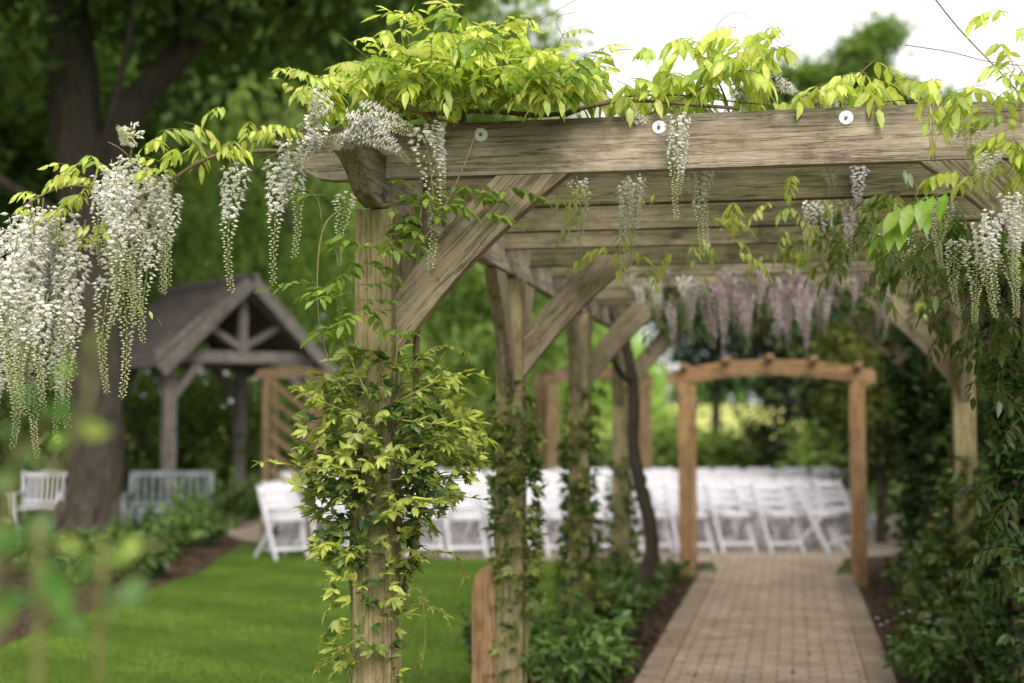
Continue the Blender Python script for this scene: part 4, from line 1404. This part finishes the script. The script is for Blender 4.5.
proto = folding_chair()
random.seed(21)
rowv = nrm(np.array([.94, .30]))
backv = np.array([-rowv[1], rowv[0]])
face = math.atan2(rowv[1], rowv[0])
ordn = ['first', 'second', 'third', 'fourth', 'fifth', 'sixth', 'seventh', 'eighth', 'ninth', 'tenth', 'eleventh', 'twelfth', 'thirteenth', 'fourteenth']
p0 = GD(282, 16.55)[:2]
used = False
NCOL, NROW = 13, 8
random.seed(22)
for r in range(NROW):
    for c in range(NCOL if r == 0 else NCOL + 4):
        q = p0 + rowv * (c * .535 + random.gauss(0, .02)) + backv * (r * .80 + random.gauss(0, .03))
        cx = q @ cr[:2]
        px = 512 + F * cx / (q @ np.array([-math.sin(YAW), math.cos(YAW)]))
        if (px > 853 and r > 0) or (r > 1 and random.random() < .03):
            continue
        if not used:
            o = proto
            used = True
        else:
            o = dup(proto)
        o.location = (q[0], q[1], .018)
        o.rotation_euler = (0, 0, face + R(17) + random.gauss(0, .08) + (R(30) if r == 0 and c == NCOL - 1 else 0))
        o['group'] = 'white folding chairs set out for a ceremony'
        if r == 0 and c == 0:
            o['label'] = 'white folding chair at the left end of the front row, seen clear of the post'
        elif r == 0 and c == NCOL - 1:
            o['label'] = 'white folding chair at the right end of the front row, turned beside the arch post'
        elif r == 0:
            o['label'] = f'white folding chair in the front row, {ordn[c]} from its left end'
        elif r == NROW - 1:
            o['label'] = 'white folding chair in the last row, only its back top showing'
        elif px > 683:
            o['label'] = 'white folding chair in the middle rows seen through the arch opening'
        else:
            o['label'] = 'white folding chair in the middle rows left of the arch'

# slatted pale bench right of the tree trunk
bp = GD(169, 18.7)
be = thing('garden_bench', 'pale blue grey slatted bench half hidden behind plants right of the tree trunk', 'bench', bp, YAW + R(4))
BW = 1.04
for s in (-1, 1):
    bar('leg', (s * BW / 2, -.22, 0), (s * BW / 2, -.22, .62), .06, .06, M['pale_blue'], be, .004)
    bar('leg', (s * BW / 2, .22, 0), (s * BW / 2, .30, .92), .06, .06, M['pale_blue'], be, .004)
    bar('armrest', (s * BW / 2, -.28, .64), (s * BW / 2, .24, .64), .07, .035, M['pale_blue'], be, .004)
bm = bmesh.new()
for k in range(5):
    box_bm(bm, (0, -.2 + k * .09, .43), (BW, .07, .028))
mesh_obj('seat', bm_mesh(bm, 'seat', .004), M['offwhite'], be)
bm = bmesh.new()
for k in range(10):
    box_bm(bm, (-BW / 2 + .08 + k * (BW - .16) / 9, .265, .67), (.034, .02, .42))
box_bm(bm, (0, .30, .90), (BW - .06, .04, .07))
box_bm(bm, (0, .25, .5), (BW - .06, .04, .05))
mesh_obj('backrest', bm_mesh(bm, 'backrest', .003), M['pale_blue'], be)
bm = bmesh.new()
box_bm(bm, (0, -.21, .36), (BW - .06, .03, .07))
for k in range(10):
    box_bm(bm, (-BW / 2 + .1 + k * (BW - .2) / 9, -.21, .2), (.04, .018, .26))
mesh_obj('front_panel', bm_mesh(bm, 'front_panel', .003), M['pale_blue'], be)

# white slatted armchair left of the trunk
ap = GD(42, 19.2)
ac = thing('garden_armchair', 'white slatted garden chair standing left of the big tree trunk', 'chair', ap, YAW + R(3))
ac['label'] = 'white slatted garden chair standing left of the big tree trunk'
for s in (-1, 1):
    bar('leg', (s * .24, -.22, 0), (s * .31, -.24, .62), .05, .05, M['white'], ac, .004)
    bar('leg', (s * .24, .2, 0), (s * .33, .28, .9), .05, .05, M['white'], ac, .004)
    bar('armrest', (s * .32, -.27, .635), (s * .32, .24, .635), .07, .03, M['white'], ac, .004)
bm = bmesh.new()
for k in range(5):
    box_bm(bm, (0, -.19 + k * .09, .44), (.56, .07, .025))
mesh_obj('seat', bm_mesh(bm, 'seat', .004), M['white'], ac)
bm = bmesh.new()
for k in range(6):
    box_bm(bm, (-.22 + k * .088, .25, .67), (.04, .018, .40))
box_bm(bm, (0, .28, .88), (.64, .035, .07))
box_bm(bm, (0, .24, .5), (.6, .035, .05))
mesh_obj('backrest', bm_mesh(bm, 'backrest', .003), M['white'], ac)
bar('stretcher', (-.25, -.225, .16), (.25, -.225, .16), .03, .05, M['white'], ac, .003)

# ------------------------------------------------------------------ trees
def crown_leaves(L, c, rad, nclump, per, cr_, ls, dark, light, bias=.45, flat=.75, zmin=None, seed=None):
    c, rad = np.asarray(c, float), np.asarray(rad, float)
    d = nrm(rng.normal(size=(nclump, 3)))
    rr = rng.random(nclump) ** bias
    ctr = c + d * rad * rr[:, None] * (1 + .18 * rng.normal(size=(nclump, 1)))
    if zmin is not None:
        ctr[:, 2] = np.maximum(ctr[:, 2], zmin + rng.random(nclump) * rad[2] * .25)
    hgt = (ctr[:, 2] - c[2]) / rad[2]
    for i in range(nclump):
        k = int(per * rng.uniform(.6, 1.4))
        rc = cr_ * rng.uniform(.6, 1.4)
        q = nrm(rng.normal(size=(k, 3))) * (rng.random((k, 1)) ** .5) * rc * np.array([1, 1, flat])
        B = ctr[i] + q
        out = nrm(q + .5 * (ctr[i] - c) / rad * rc + 1e-6)
        D = nrm(out + rng.normal(0, .6, (k, 3)) + np.array([0, 0, -.25]))
        N = nrm(np.array([0, 0, 1.0]) + out * .6 + rng.normal(0, .5, (k, 3)))
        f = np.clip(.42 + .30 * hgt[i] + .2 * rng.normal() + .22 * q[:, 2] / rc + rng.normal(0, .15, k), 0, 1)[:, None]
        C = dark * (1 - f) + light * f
        s = ls * rng.uniform(.6, 1.35, k)
        L.add(B, D, N, s, s * .62, C, rng.uniform(0, .3, k))
    return ctr


def tree(name, label, px, D, H, crowns, trunk_r, dark, light, ls=.16, nclump=120, per=70, cr_=.9, bend=0, cat='tree', group=None, mat='tree', bark='bark', trunk_pts=None, limbs=10, zmin=None, bias=.45):
    """crowns: list of (dx, dy, z, rx, ry, rz, share)"""
    O = GD(px, D)
    t = thing(name, label, cat, O, 0, group)
    L, T = Leaves(), Tubes()
    all_c = []
    for (dx, dy, z, rx, ry, rz, sh_) in crowns:
        c = O + cr * dx + np.array([-cr[1], cr[0], 0]) * dy + np.array([0, 0, z])
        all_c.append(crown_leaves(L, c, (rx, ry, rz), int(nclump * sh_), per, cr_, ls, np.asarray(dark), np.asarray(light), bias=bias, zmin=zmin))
    all_c = np.concatenate(all_c)
    top = O + np.array([0, 0, H * .72])
    if trunk_pts is None:
        pts = [O + np.array([0, 0, -.1]), O + np.array([bend * .2, 0, H * .2]), O + np.array([bend * .5, 0.1, H * .45]), top + np.array([bend, 0, 0])]
        q = spline(pts, 6)
        T.add(q, trunk_r, trunk_r * .3, 9, .04)
    else:
        q = trunk_pts(O, T)
    idx = rng.choice(len(all_c), min(limbs, len(all_c)), replace=False)
    for i in idx:
        e = all_c[i]
        s = q[int(len(q) * rng.uniform(.45, .9))]
        T.add(spline([s, (s + e) / 2 + np.array([0, 0, -.1 * np.linalg.norm(e - s)]) + rng.normal(0, .1, 3), e], 5), trunk_r * .28, trunk_r * .06, 6, .04)
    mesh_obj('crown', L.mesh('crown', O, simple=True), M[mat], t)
    mesh_obj('trunk', T.mesh('trunk', O), M[bark], t)
    return t


DKG, MDG, LTG = np.array([.095, .16, .042]), np.array([.24, .37, .085]), np.array([.37, .52, .12])
# big forked tree, left
def oak_trunk(O, T):
    w_ = lambda px, py, D=19.1: at(px, py, D)
    q = spline([O + np.array([0, 0, -.1]), w_(95, 500), w_(97, 420), w_(96, 340), w_(92, 260), w_(84, 190), w_(76, 120), w_(70, 40), w_(62, -60), w_(55, -160)], 5)
    k = len(q)
    rad = np.interp(np.linspace(0, 1, k), [0, .05, .12, .3, .55, .75, 1], [.62, .46, .38, .35, .36, .33, .18])
    T.add(q, 0, 0, 14, .035, radii=rad)
    T.add(spline([w_(90, 205), w_(112, 150), w_(135, 105), w_(170, 65), w_(205, 25), w_(240, -20), w_(270, -80)], 5), .27, .12, 10, .04)
    T.add(spline([w_(205, 25), w_(250, 20), w_(300, 0)], 5), .10, .04, 7, .04)
    for s_ in range(5):   # root flare
        a = s_ * 1.26
        T.add(spline([O + np.array([math.cos(a) * .3, math.sin(a) * .3, .5]), O + np.array([math.cos(a) * .55, math.sin(a) * .55, .15]), O + np.array([math.cos(a) * .95, math.sin(a) * .95, -.05])], 4), .16, .06, 7, .04)
    return q
tree('oak_tree', 'massive forked tree with dark bare trunk standing in the left flower bed', 93, 19.1, 13,
     [(-1.2, 0, 9.5, 4.6, 4.0, 3.2, 1.0), (2.4, 1.5, 8.6, 3.2, 3, 2.2, .5), (-3.6, -.8, 6.6, 2.2, 2.4, 1.6, .35), (3.2, -1.0, 7.6, 1.6, 1.5, 1.3, .2), (.3, -4.4, 9.9, 4.6, 2.6, 1.7, .7)], .35, DKG, MDG * 1.0,   .20, 190, 110, .85, trunk_pts=oak_trunk, limbs=2, bark='oak_bark')  # last crown lobe sits out of view, added to shade the upper trunk
# woodland behind, individually
WG = 'trees behind the garden'
specs = [
    # px, D, H, crowns, palette, label
    (-70, 27, 13, [(0, 0, 6.5, 4.2, 3.5, 5.5, 1)], DKG, MDG, 'dark dense tree filling the left edge behind the big trunk'),
    (190, 31, 16, [(0, 0, 9.5, 4.6, 4, 6.0, 1)], DKG * 1.3, MDG * 1.15, 'tall dark green tree behind the shelter roof'),
    (20, 37, 17, [(0, 0, 10.5, 6, 5, 6, 1)], DKG * 1.2, MDG * .9, 'far dark tree between the big trunk and the left edge'),
    (330, 38, 17, [(0, 0, 10, 5, 4.5, 7.0, 1)], MDG * .5, LTG * .8, 'tall mid green tree rising behind the left beam end'),
    (440, 43, 15, [(0, 0, 8.5, 4.2, 4, 6.0, .9), (1.0, 0, 13.0, 3.0, 2.5, 2.0, .25)], MDG * .55, LTG * .85, 'mid green tree at the edge of the sky behind the leaf heap'),
    (528, 52, 13.5, [(0, 0, 12.2, 2.4, 2.2, 2.2, .22), (-.6, 0, 6, 3.2, 3, 4.2, .7)], MDG * .7, LTG * 1.1, 'slim tree with sky gaps right of the leaf heap'),
]
for (px, D, H, cw, d_, l_, lb) in specs:
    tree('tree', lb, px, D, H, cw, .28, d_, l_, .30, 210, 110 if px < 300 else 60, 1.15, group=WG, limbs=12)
tree('tree', 'distant broad tree crown standing alone above the right half of the front beam', 852, 46, 14.2, [(-.4, 0, 10.4, 2.4, 1.6, 1.9, .55), (2.3, 0, 10.5, 1.0, 1, .9, .16), (-2.3, 0, 12.4, .9, .9, .8, .13), (.3, 0, 13.4, .9, .9, .7, .12), (1.3, 0, 12.2, 1.0, 1, .8, .14), (-1.0, 0, 12.6, .7, .7, .6, .08), (-2.7, 0, 11.2, .9, .9, .6, .12), (3.1, 0, 11.8, .5, .5, .5, .05), (1.2, 0, 14.1, .5, .5, .4, .05), (0, 0, 6, 3.4, 3, 3.4, .4)], .3, DKG * 1.4, LTG * .8, .26, 210, 85, .62, group=WG)
tree('tree', 'rounded green tree behind the pergola, left of the mauve flowers', 500, 33, 8.5, [(0, 0, 4.2, 2.2, 2, 3.0, 1)], .2, MDG * .7, LTG * .9, .2, 130, 60, .8, group=WG)
tree('copper_tree', 'dark purplish bronze bushy tree seen through the arch', 815, 31, 5.8, [(0, 0, 2.7, 1.6, 1.5, 2.5, 1)], .16, np.array([.018, .016, .012]), np.array([.055, .048, .028]), .16, 120, 65, .6, group=WG)
tree('tree', 'pale green tree beyond the second arch left of the path', 562, 62, 8, [(0, 0, 4.4, 3.0, 2.6, 3.2, 1)], .2, MDG, LTG * 1.7, .28, 110, 55, 1.0, group=WG)
tree('tree', 'bluish green tree beyond the field, left in the arch opening', 716, 58, 10, [(0, 0, 5.9, 2.4, 2.4, 3.2, 1)], .25, np.array([.02, .05, .03]), np.array([.06, .12, .07]), .28, 110, 55, 1.0, group=WG)
tree('tree', 'dark tree behind the climber covered right posts', 925, 20, 7, [(0, 0, 3.1, 1.8, 1.8, 2.0, 1), (1.6, .4, 2.6, 1.6, 1.5, 2.2, .6)], .2, DKG * .5, MDG * .5, .15, 150, 65, .7, group=WG)
tree('tree', 'shadowy evergreen at the right edge beyond the pergola', 1060, 15.5, 4.6, [(0, 0, 2.2, 1.6, 1.6, 1.7, 1)], .2, DKG * .35, MDG * .35, .13, 150, 75, .6, group=WG)
tree('tree', 'yellowish leafed small tree right behind the arch post', 880, 18.6, 3.6, [(0, 0, 1.9, .7, .7, 1.2, 1)], .08, np.array([.06, .08, .02]), np.array([.24, .24, .06]), .12, 55, 60, .38, group=WG, limbs=8)

# weeping willow: hanging curtains
def willow(label, px, D, H, rx, seed, dark, light, n=420):
    O = GD(px, D)
    t = thing('willow_tree', label, 'tree', O, 0, WG)
    L, T = Leaves(), Tubes()
    q = spline([O + np.array([0, 0, -.1]), O + np.array([.1, 0, H * .35]), O + np.array([0, .1, H * .75])], 6)
    T.add(q, .3, .14, 9, .04)
    for k in range(n):
        a, r_ = rng.uniform(0, 6.283), rng.random() ** .5
        zt = H * (1 - .45 * r_ ** 2) * rng.uniform(.82, 1.0)
        s0 = O + np.array([math.cos(a) * rx * r_, math.sin(a) * rx * r_, zt])
        ln = min(zt - .6, H * rng.uniform(.3, .65))
        m = 34
        tt = np.linspace(0, 1, m)[:, None]
        B = s0 + np.array([math.cos(a) * .5, math.sin(a) * .5, 0]) * (tt ** .5) + np.array([0, 0, -1]) * tt * ln + rng.normal(0, .07, (m, 3))
        f = np.clip(.5 + .35 * rng.normal() * .6 + .3 * (1 - tt[:, 0]) - .1 + rng.normal(0, .1, m), 0, 1)[:, None]
        C = dark * (1 - f) + light * f
        L.add(B, np.array([0, 0, -1.0]) + rng.normal(0, .35, (m, 3)), rng.normal(size=(m, 3)), rng.uniform(.18, .34, m), .075, C, .1)
        if k % 14 == 0:
            T.add(spline([q[-1], (q[-1] + s0) / 2 + np.array([0, 0, .4]), s0], 5), .08, .02, 5)
    mesh_obj('crown', L.mesh('crown', O, simple=True), M['tree'], t)
    mesh_obj('trunk', T.mesh('trunk', O), M['bark'], t)
willow('weeping willow with soft hanging curtains left of the front post', 268, 27, 8.4, 2.6, 1, MDG * .95, LTG * 1.1)
willow('paler weeping willow glimpsed between the braces of the second and third posts', 585, 47, 6.2, 2.6, 2, MDG * 1.2, LTG * 1.6, 240)

# ------------------------------------------------------------------ shrubs and border plants
def shrub(name, label, loc, rx, ry, rz, dark, light, ls, nclump, per, cr_, cat='shrub', group=None, flowers=None, mat='tree', long=None):
    O = np.array([loc[0], loc[1], 0])
    t = thing(name, label, cat, O, 0, group)
    L, T = Leaves(), Tubes()
    ctr = crown_leaves(L, O + np.array([0, 0, rz * .95]), (rx, ry, rz), nclump, per, cr_, ls, np.asarray(dark), np.asarray(light), bias=.4, zmin=.06)
    for i in range(0, nclump, 2):
        b = O + np.array([rng.normal(0, rx * .15), rng.normal(0, ry * .15), 0])
        T.add(spline([b, (b + ctr[i]) / 2 + np.array([0, 0, .08]), ctr[i]], 4), .012, .004, 5)
    mesh_obj('leaves', L.mesh('leaves', O, simple=True), M[mat], t)
    mesh_obj('plant_stems', T.mesh('plant_stems', O), M['twig'], t)  # the shrub's own woody stems, no climbing plant
    if flowers is not None:
        nF, col, fs = flowers
        Lf = Leaves()
        for k in range(nF):
            d = nrm(rng.normal(size=3) + np.array([0, -.4, .5]))
            p = O + np.array([0, 0, rz * .95]) + d * np.array([rx, ry, rz]) * rng.uniform(.85, 1.1)
            for j in range(5):
                a = j * 1.2566
                Lf.add(p, np.array([math.cos(a), -.3, math.sin(a)]) + d * .3, d, fs, fs * .8, np.asarray(col) * rng.uniform(.9, 1.1), .1)
        mesh_obj('blossoms', Lf.mesh('blossoms', O, simple=True), M['petal'], t)
    return t

SG = 'shrubs backing the garden'
bk = [(-30, 23.5, 1.6, 1.3, 1.5, 'dark shrub at the far left edge behind the white chair'), (75, 25.5, 1.6, 1.3, 1.7, 'dark shrub directly behind the big tree trunk'), (160, 25.0, 1.5, 1.2, 1.5, 'tall shrub behind the slatted bench'),
      (232, 23.6, 1.3, 1.1, 1.35, 'rounded shrub growing inside the shelter opening'), (300, 25.2, 1.3, 1.2, 1.5, 'shrub behind the trellis arch'), (350, 28.0, 1.5, 1.2, 1.5, 'shrub behind the chairs just left of the front post'),
      (430, 29.5, 1.6, 1.2, 1.35, 'broad shrub behind the chairs right of the front post'), (510, 31.0, 1.4, 1.2, 1.15, 'low shrub behind the chairs by the second post'), (620, 33.5, 1.5, 1.2, .85, 'low hedge like shrub behind the last row of chairs'),
      (690, 34.0, 1.3, 1.1, .70, 'low shrub under the field, left in the arch opening'), (752, 33, 1.2, 1.0, .66, 'low leafy shrub in the middle of the arch opening'), (850, 27.5, 1.1, 1.0, 1.1, 'green shrub right of the bronze tree'), ]
for (x, y, rx, ry, rz, lb) in ((2.35, 8.2, .75, .8, 1.15, 'dark shrub at the right edge nearest the camera'), (2.5, 10.0, .8, .9, 1.25, 'dark shrub just right of the third right post'), (2.2, 12.0, .8, .9, 1.25, 'dark shrub just right of the fourth right post'),
                              (2.0, 14.3, .8, .9, 1.2, 'dark shrub behind the climber on the fourth right post'), (3.6, 12.2, 1.1, 1.1, 1.5, 'tall dark shrub at the far right behind the others')):
    shrub('shrub', lb, (x, y), rx, ry, rz, DKG * .4, MDG * .45, .10, 90, 110, .42, group=SG)
for i, (px, D, rx, ry, rz, lb) in enumerate(bk):
    p = GD(px, D)
    lt = LTG * rng.uniform(.5, .9)
    shrub('shrub', lb, p, rx, ry, rz, MDG * .45, lt, .15, 60, 60, .5, group=SG)
# far hedge line closing the field
for i in range(9):
    px = 330 + i * 75
    p = GD(px, 214)
    O = p.copy(); O[2] = 4.0
    t = thing('hedgerow_tree', ['rounded', 'broad', 'low', 'tall', 'uneven', 'dense', 'pale', 'dark', 'small'][i] + ' far hedgerow tree at the top of the field', 'tree', O, 0, 'hedgerow trees beyond the field')
    t['label'] = 'far blurred hedgerow tree along the top edge of the field'
    L, T = Leaves(), Tubes()
    crown_leaves(L, O + np.array([0, 0, 3.0]), (7.5, 4, rng.uniform(3.0, 5)), 60, 40, 2.0, .8, MDG * .8, LTG * .9 * np.array([.8, 1, 1.1]))
    T.add(np.array([O + np.array([0, 0, -.2]), O + np.array([0, 0, 2.0]), O + np.array([0, 0, 4.0])]), .3, .15, 6)
    mesh_obj('crown', L.mesh('crown', O, simple=True), M['tree'], t)
    mesh_obj('trunk', T.mesh('trunk', O), M['bark'], t)

# border plants: clumps of arching leaves
def clump(label, loc, n, h, spread, ll, dark, light, cat='plant', group=None, name='border_plant', flowers=None):
    O = np.array([loc[0], loc[1], 0.0])
    t = thing(name, label, cat, O, 0, group)
    L, T = Leaves(), Tubes()
    for k in range(n):
        a = rng.uniform(0, 6.283)
        r_ = spread * rng.random() ** .6
        hh = h * rng.uniform(.5, 1.1) * (1 - .3 * r_ / spread)
        tip = O + np.array([math.cos(a) * r_, math.sin(a) * r_, hh])
        b = O + np.array([math.cos(a), math.sin(a), 0]) * r_ * .3
        q = spline([b, (b + tip) / 2 + np.array([0, 0, hh * .15]), tip], 4)
        T.add(q, .006, .002, 4)
        for j in range(2, len(q)):
            for s in range(3):
                d = np.array([math.cos(a), math.sin(a), .2]) + rng.normal(0, .7, 3)
                f = np.clip(.3 + .5 * j / len(q) + rng.normal(0, .2), 0, 1)
                s_ = ll * rng.uniform(.7, 1.3)
                L.add(q[j], d, np.array([0, 0, 1]) + rng.normal(0, .4, 3), s_, s_ * .55, np.asarray(dark) * (1 - f) + np.asarray(light) * f, .2)
    mesh_obj('leaves', L.mesh('leaves', O), M['ivy'], t)
    mesh_obj('plant_stems', T.mesh('plant_stems', O), M['green_twig'], t)  # arching stems of the clump itself
    if flowers is not None:
        nF, col, fs = flowers
        Lf = Leaves()
        for k in range(nF):
            a = rng.uniform(0, 6.283)
            r_ = spread * rng.random() ** .5
            p = O + np.array([math.cos(a) * r_, math.sin(a) * r_, h * rng.uniform(.7, 1.15)])
            for j in range(5):
                b = j * 1.2566
                Lf.add(p, np.array([math.cos(b), math.sin(b), .2]), np.array([0, 0, 1.0]), fs, fs * .8, np.asarray(col), .1)
        mesh_obj('blossoms', Lf.mesh('blossoms', O, simple=True), M['petal'], t)
    return t

PG = 'leafy plants at the feet of the pergola posts'
G1, G2 = np.array([.05, .105, .028]), np.array([.17, .28, .07])
clump('lush green plant between the second and third left posts, nearest the lawn', GD(560, 9.0), 46, .5, .42, .085, G1, G2, group=PG)
clump('lush green plant right of the orange board', GD(585, 8.2), 34, .50, .34, .08, G1, G2 * 1.1, group=PG)
clump('low green plant spilling beside the third left post', GD(602, 10.4), 40, .5, .36, .085, G1 * .9, G2 * .9, group=PG)
clump('green plant under the crooked dark trunk', GD(622, 11.9), 34, .42, .34, .08, G1 * .9, G2 * .8, group=PG)
clump('leafy tuft left of the orange board at the lawn edge', GD(482, 8.6), 24, .62, .24, .06, G1, G2 * .9, group=PG)
clump('low plant at the foot of the arch left post', GD(668, 14.0), 20, .30, .26, .06, G1, G2 * .8, group=PG)
clump('white flowered low bush beside the right path edge', GD(935, 8.6), 46, .40, .36, .06, G1, G2 * .95, group=PG, flowers=(26, (.8, .78, .74), .018))
clump('bushy green plant at the right edge below the climber', GD(1000, 8.3), 46, .75, .42, .075, G1 * .8, G2 * .7, group=PG)
clump('tall leafy plant in front of the third right post', GD(962, 9.4), 44, .9, .40, .07, G1 * .8, G2 * .7, group=PG)
clump('dark plant beneath the fourth right post', GD(925, 11.2), 34, .7, .36, .07, G1 * .6, G2 * .5, group=PG)
clump('shady green plant right of the third right post', GD(1012, 10.4), 34, .9, .4, .075, G1 * .7, G2 * .8, group=PG)

BG_ = 'plants in the left flower bed'
bedp = [(120, 565, 30, .5, .5, 'broad leaved plant at the foot of the big trunk'), (165, 558, 30, .45, .5, 'low green plant right of the big trunk, near the lawn edge'), (198, 548, 28, .6, .45, 'green clump in front of the slatted bench'), (230, 530, 36, .95, .5, 'tall wispy plant between the bench and the white chairs'),
        (205, 528, 30, 1.0, .4, 'upright shrub like plant covering the right end of the bench'), (95, 585, 26, .4, .4, 'small leafy clump below the big trunk'), (60, 575, 30, .5, .5, 'leafy clump left of the big trunk foot'), (20, 560, 30, .5, .5, 'leafy clump under the white garden chair'),
        (250, 520, 24, .7, .4, 'pale green plant just left of the first white chair'), (140, 580, 22, .35, .35, 'low front clump on the mulch facing the lawn'), (188, 545, 34, .85, .35, 'wispy plant rising in front of the right half of the bench'), (138, 552, 26, .6, .35, 'plant between the big trunk and the left end of the bench')]
for (px, py, n, h, sp, lb) in bedp:
    c = rng.uniform(.7, 1.15)
    clump(lb, G(px, py), n, h, sp, .10, G1 * .8, G2 * c, group=BG_)

# out of focus plants close to the camera, lower left
FG = 'tall leafy stems close to the camera'
def near_plant(label, stems, D, ll, cols):
    O = GD(stems[0][0][0], D)
    t = thing('foreground_plant', label, 'plant', O, 0, FG)
    L, T = Leaves(), Tubes()
    for pts, lvs in stems:
        root = GD(pts[0], D)
        q = [root] + [at(x, y, D) for x, y in ([] if len(pts) == 2 else [])]
        path = [root + np.array([0, 0, 0])] + [at(x, y, D + rng.normal(0, .04)) for x, y in lvs[0]]
        qq = spline(path, 5)
        T.add(qq, .006, .003, 6)
        for (x, y, s, c) in lvs[1]:
            D2 = D + rng.normal(0, .12)
            p = at(x, y, D2)
            d = cr * rng.normal(0, .7) + np.array([0, 0, rng.normal(-.3, .6)]) + cf * rng.normal(0, .5)
            n = -cf * .9 + np.array([0, 0, .5]) + rng.normal(0, .35, 3)
            k = s * ll
            L.add(p - nrm(d) * k * .5, d, n, k, k * .62, np.asarray(cols[c]) * rng.uniform(.8, 1.2), .15)
            near = qq[np.argmin(np.linalg.norm(qq - p, axis=1))]
            T.add(np.array([near, (near + p) / 2 + np.array([0, 0, -.01]), p - nrm(d) * k * .5]), .0025, .0015, 4)
    mesh_obj('leaves', L.mesh('leaves', O), M['leaf'], t)
    mesh_obj('plant_stems', T.mesh('plant_stems', O), M['green_twig'], t)  # main stems and leaf stalks of the near plant
fc = [(.07, .19, .025), (.15, .29, .035), (.28, .36, .06), (.09, .19, .05)]
near_plant('blurred bright leafy stem near the camera under the hanging white flowers', [((40, 0), ([(38, 640), (35, 560), (55, 480), (85, 410), (95, 350)],
           [(92, 345, .8, 2), (62, 372, .9, 1), (30, 460, .8, 3), (58, 440, .9, 1), (95, 430, 1.2, 2), (40, 530, 1.2, 0), (70, 545, 1.0, 2), (20, 500, 1.1, 0), (55, 585, 1.3, 0), (62, 410, 1.0, 3)]))], 1.6, .04, fc)
near_plant('blurred yellow green stem near the camera at the far left edge', [((-20, 0), ([(-10, 650), (0, 560), (10, 480), (12, 420)],
           [(10, 430, 1.2, 3), (5, 540, 1.4, 0), (28, 560, 1.3, 1), (15, 600, 1.4, 0), (-4, 620, 1.2, 1), (40, 410, 1.1, 3), (24, 395, 1.0, 3), (6, 480, 1.2, 0)]))], 1.5, .036, fc)
near_plant('blurred low leaves near the camera in front of the trunk foot', [((95, 0), ([(100, 640), (105, 590), (130, 550), (165, 545)],
           [(70, 620, 1.1, 1), (120, 560, .9, 1), (100, 545, .9, 2), (135, 590, 1.2, 3), (85, 570, 1.2, 0), (130, 548, .9, 2), (60, 600, 1.2, 1), (110, 600, 1.1, 3), (45, 570, 1.1, 0)]))], 1.75, .042, fc)

# ------------------------------------------------------------------ render settings
scene.view_settings.view_transform = 'Standard'
scene.view_settings.look = 'None'
scene.view_settings.exposure = 0
cy = scene.cycles
cy.use_denoising = True
try:
    cy.denoiser = 'OPENIMAGEDENOISE'
except Exception:
    pass
cy.max_bounces = 6
cy.diffuse_bounces = 4
cy.glossy_bounces = 2
cy.transmission_bounces = 4
cy.transparent_max_bounces = 4
cy.use_adaptive_sampling = True
cy.adaptive_threshold = 0.02
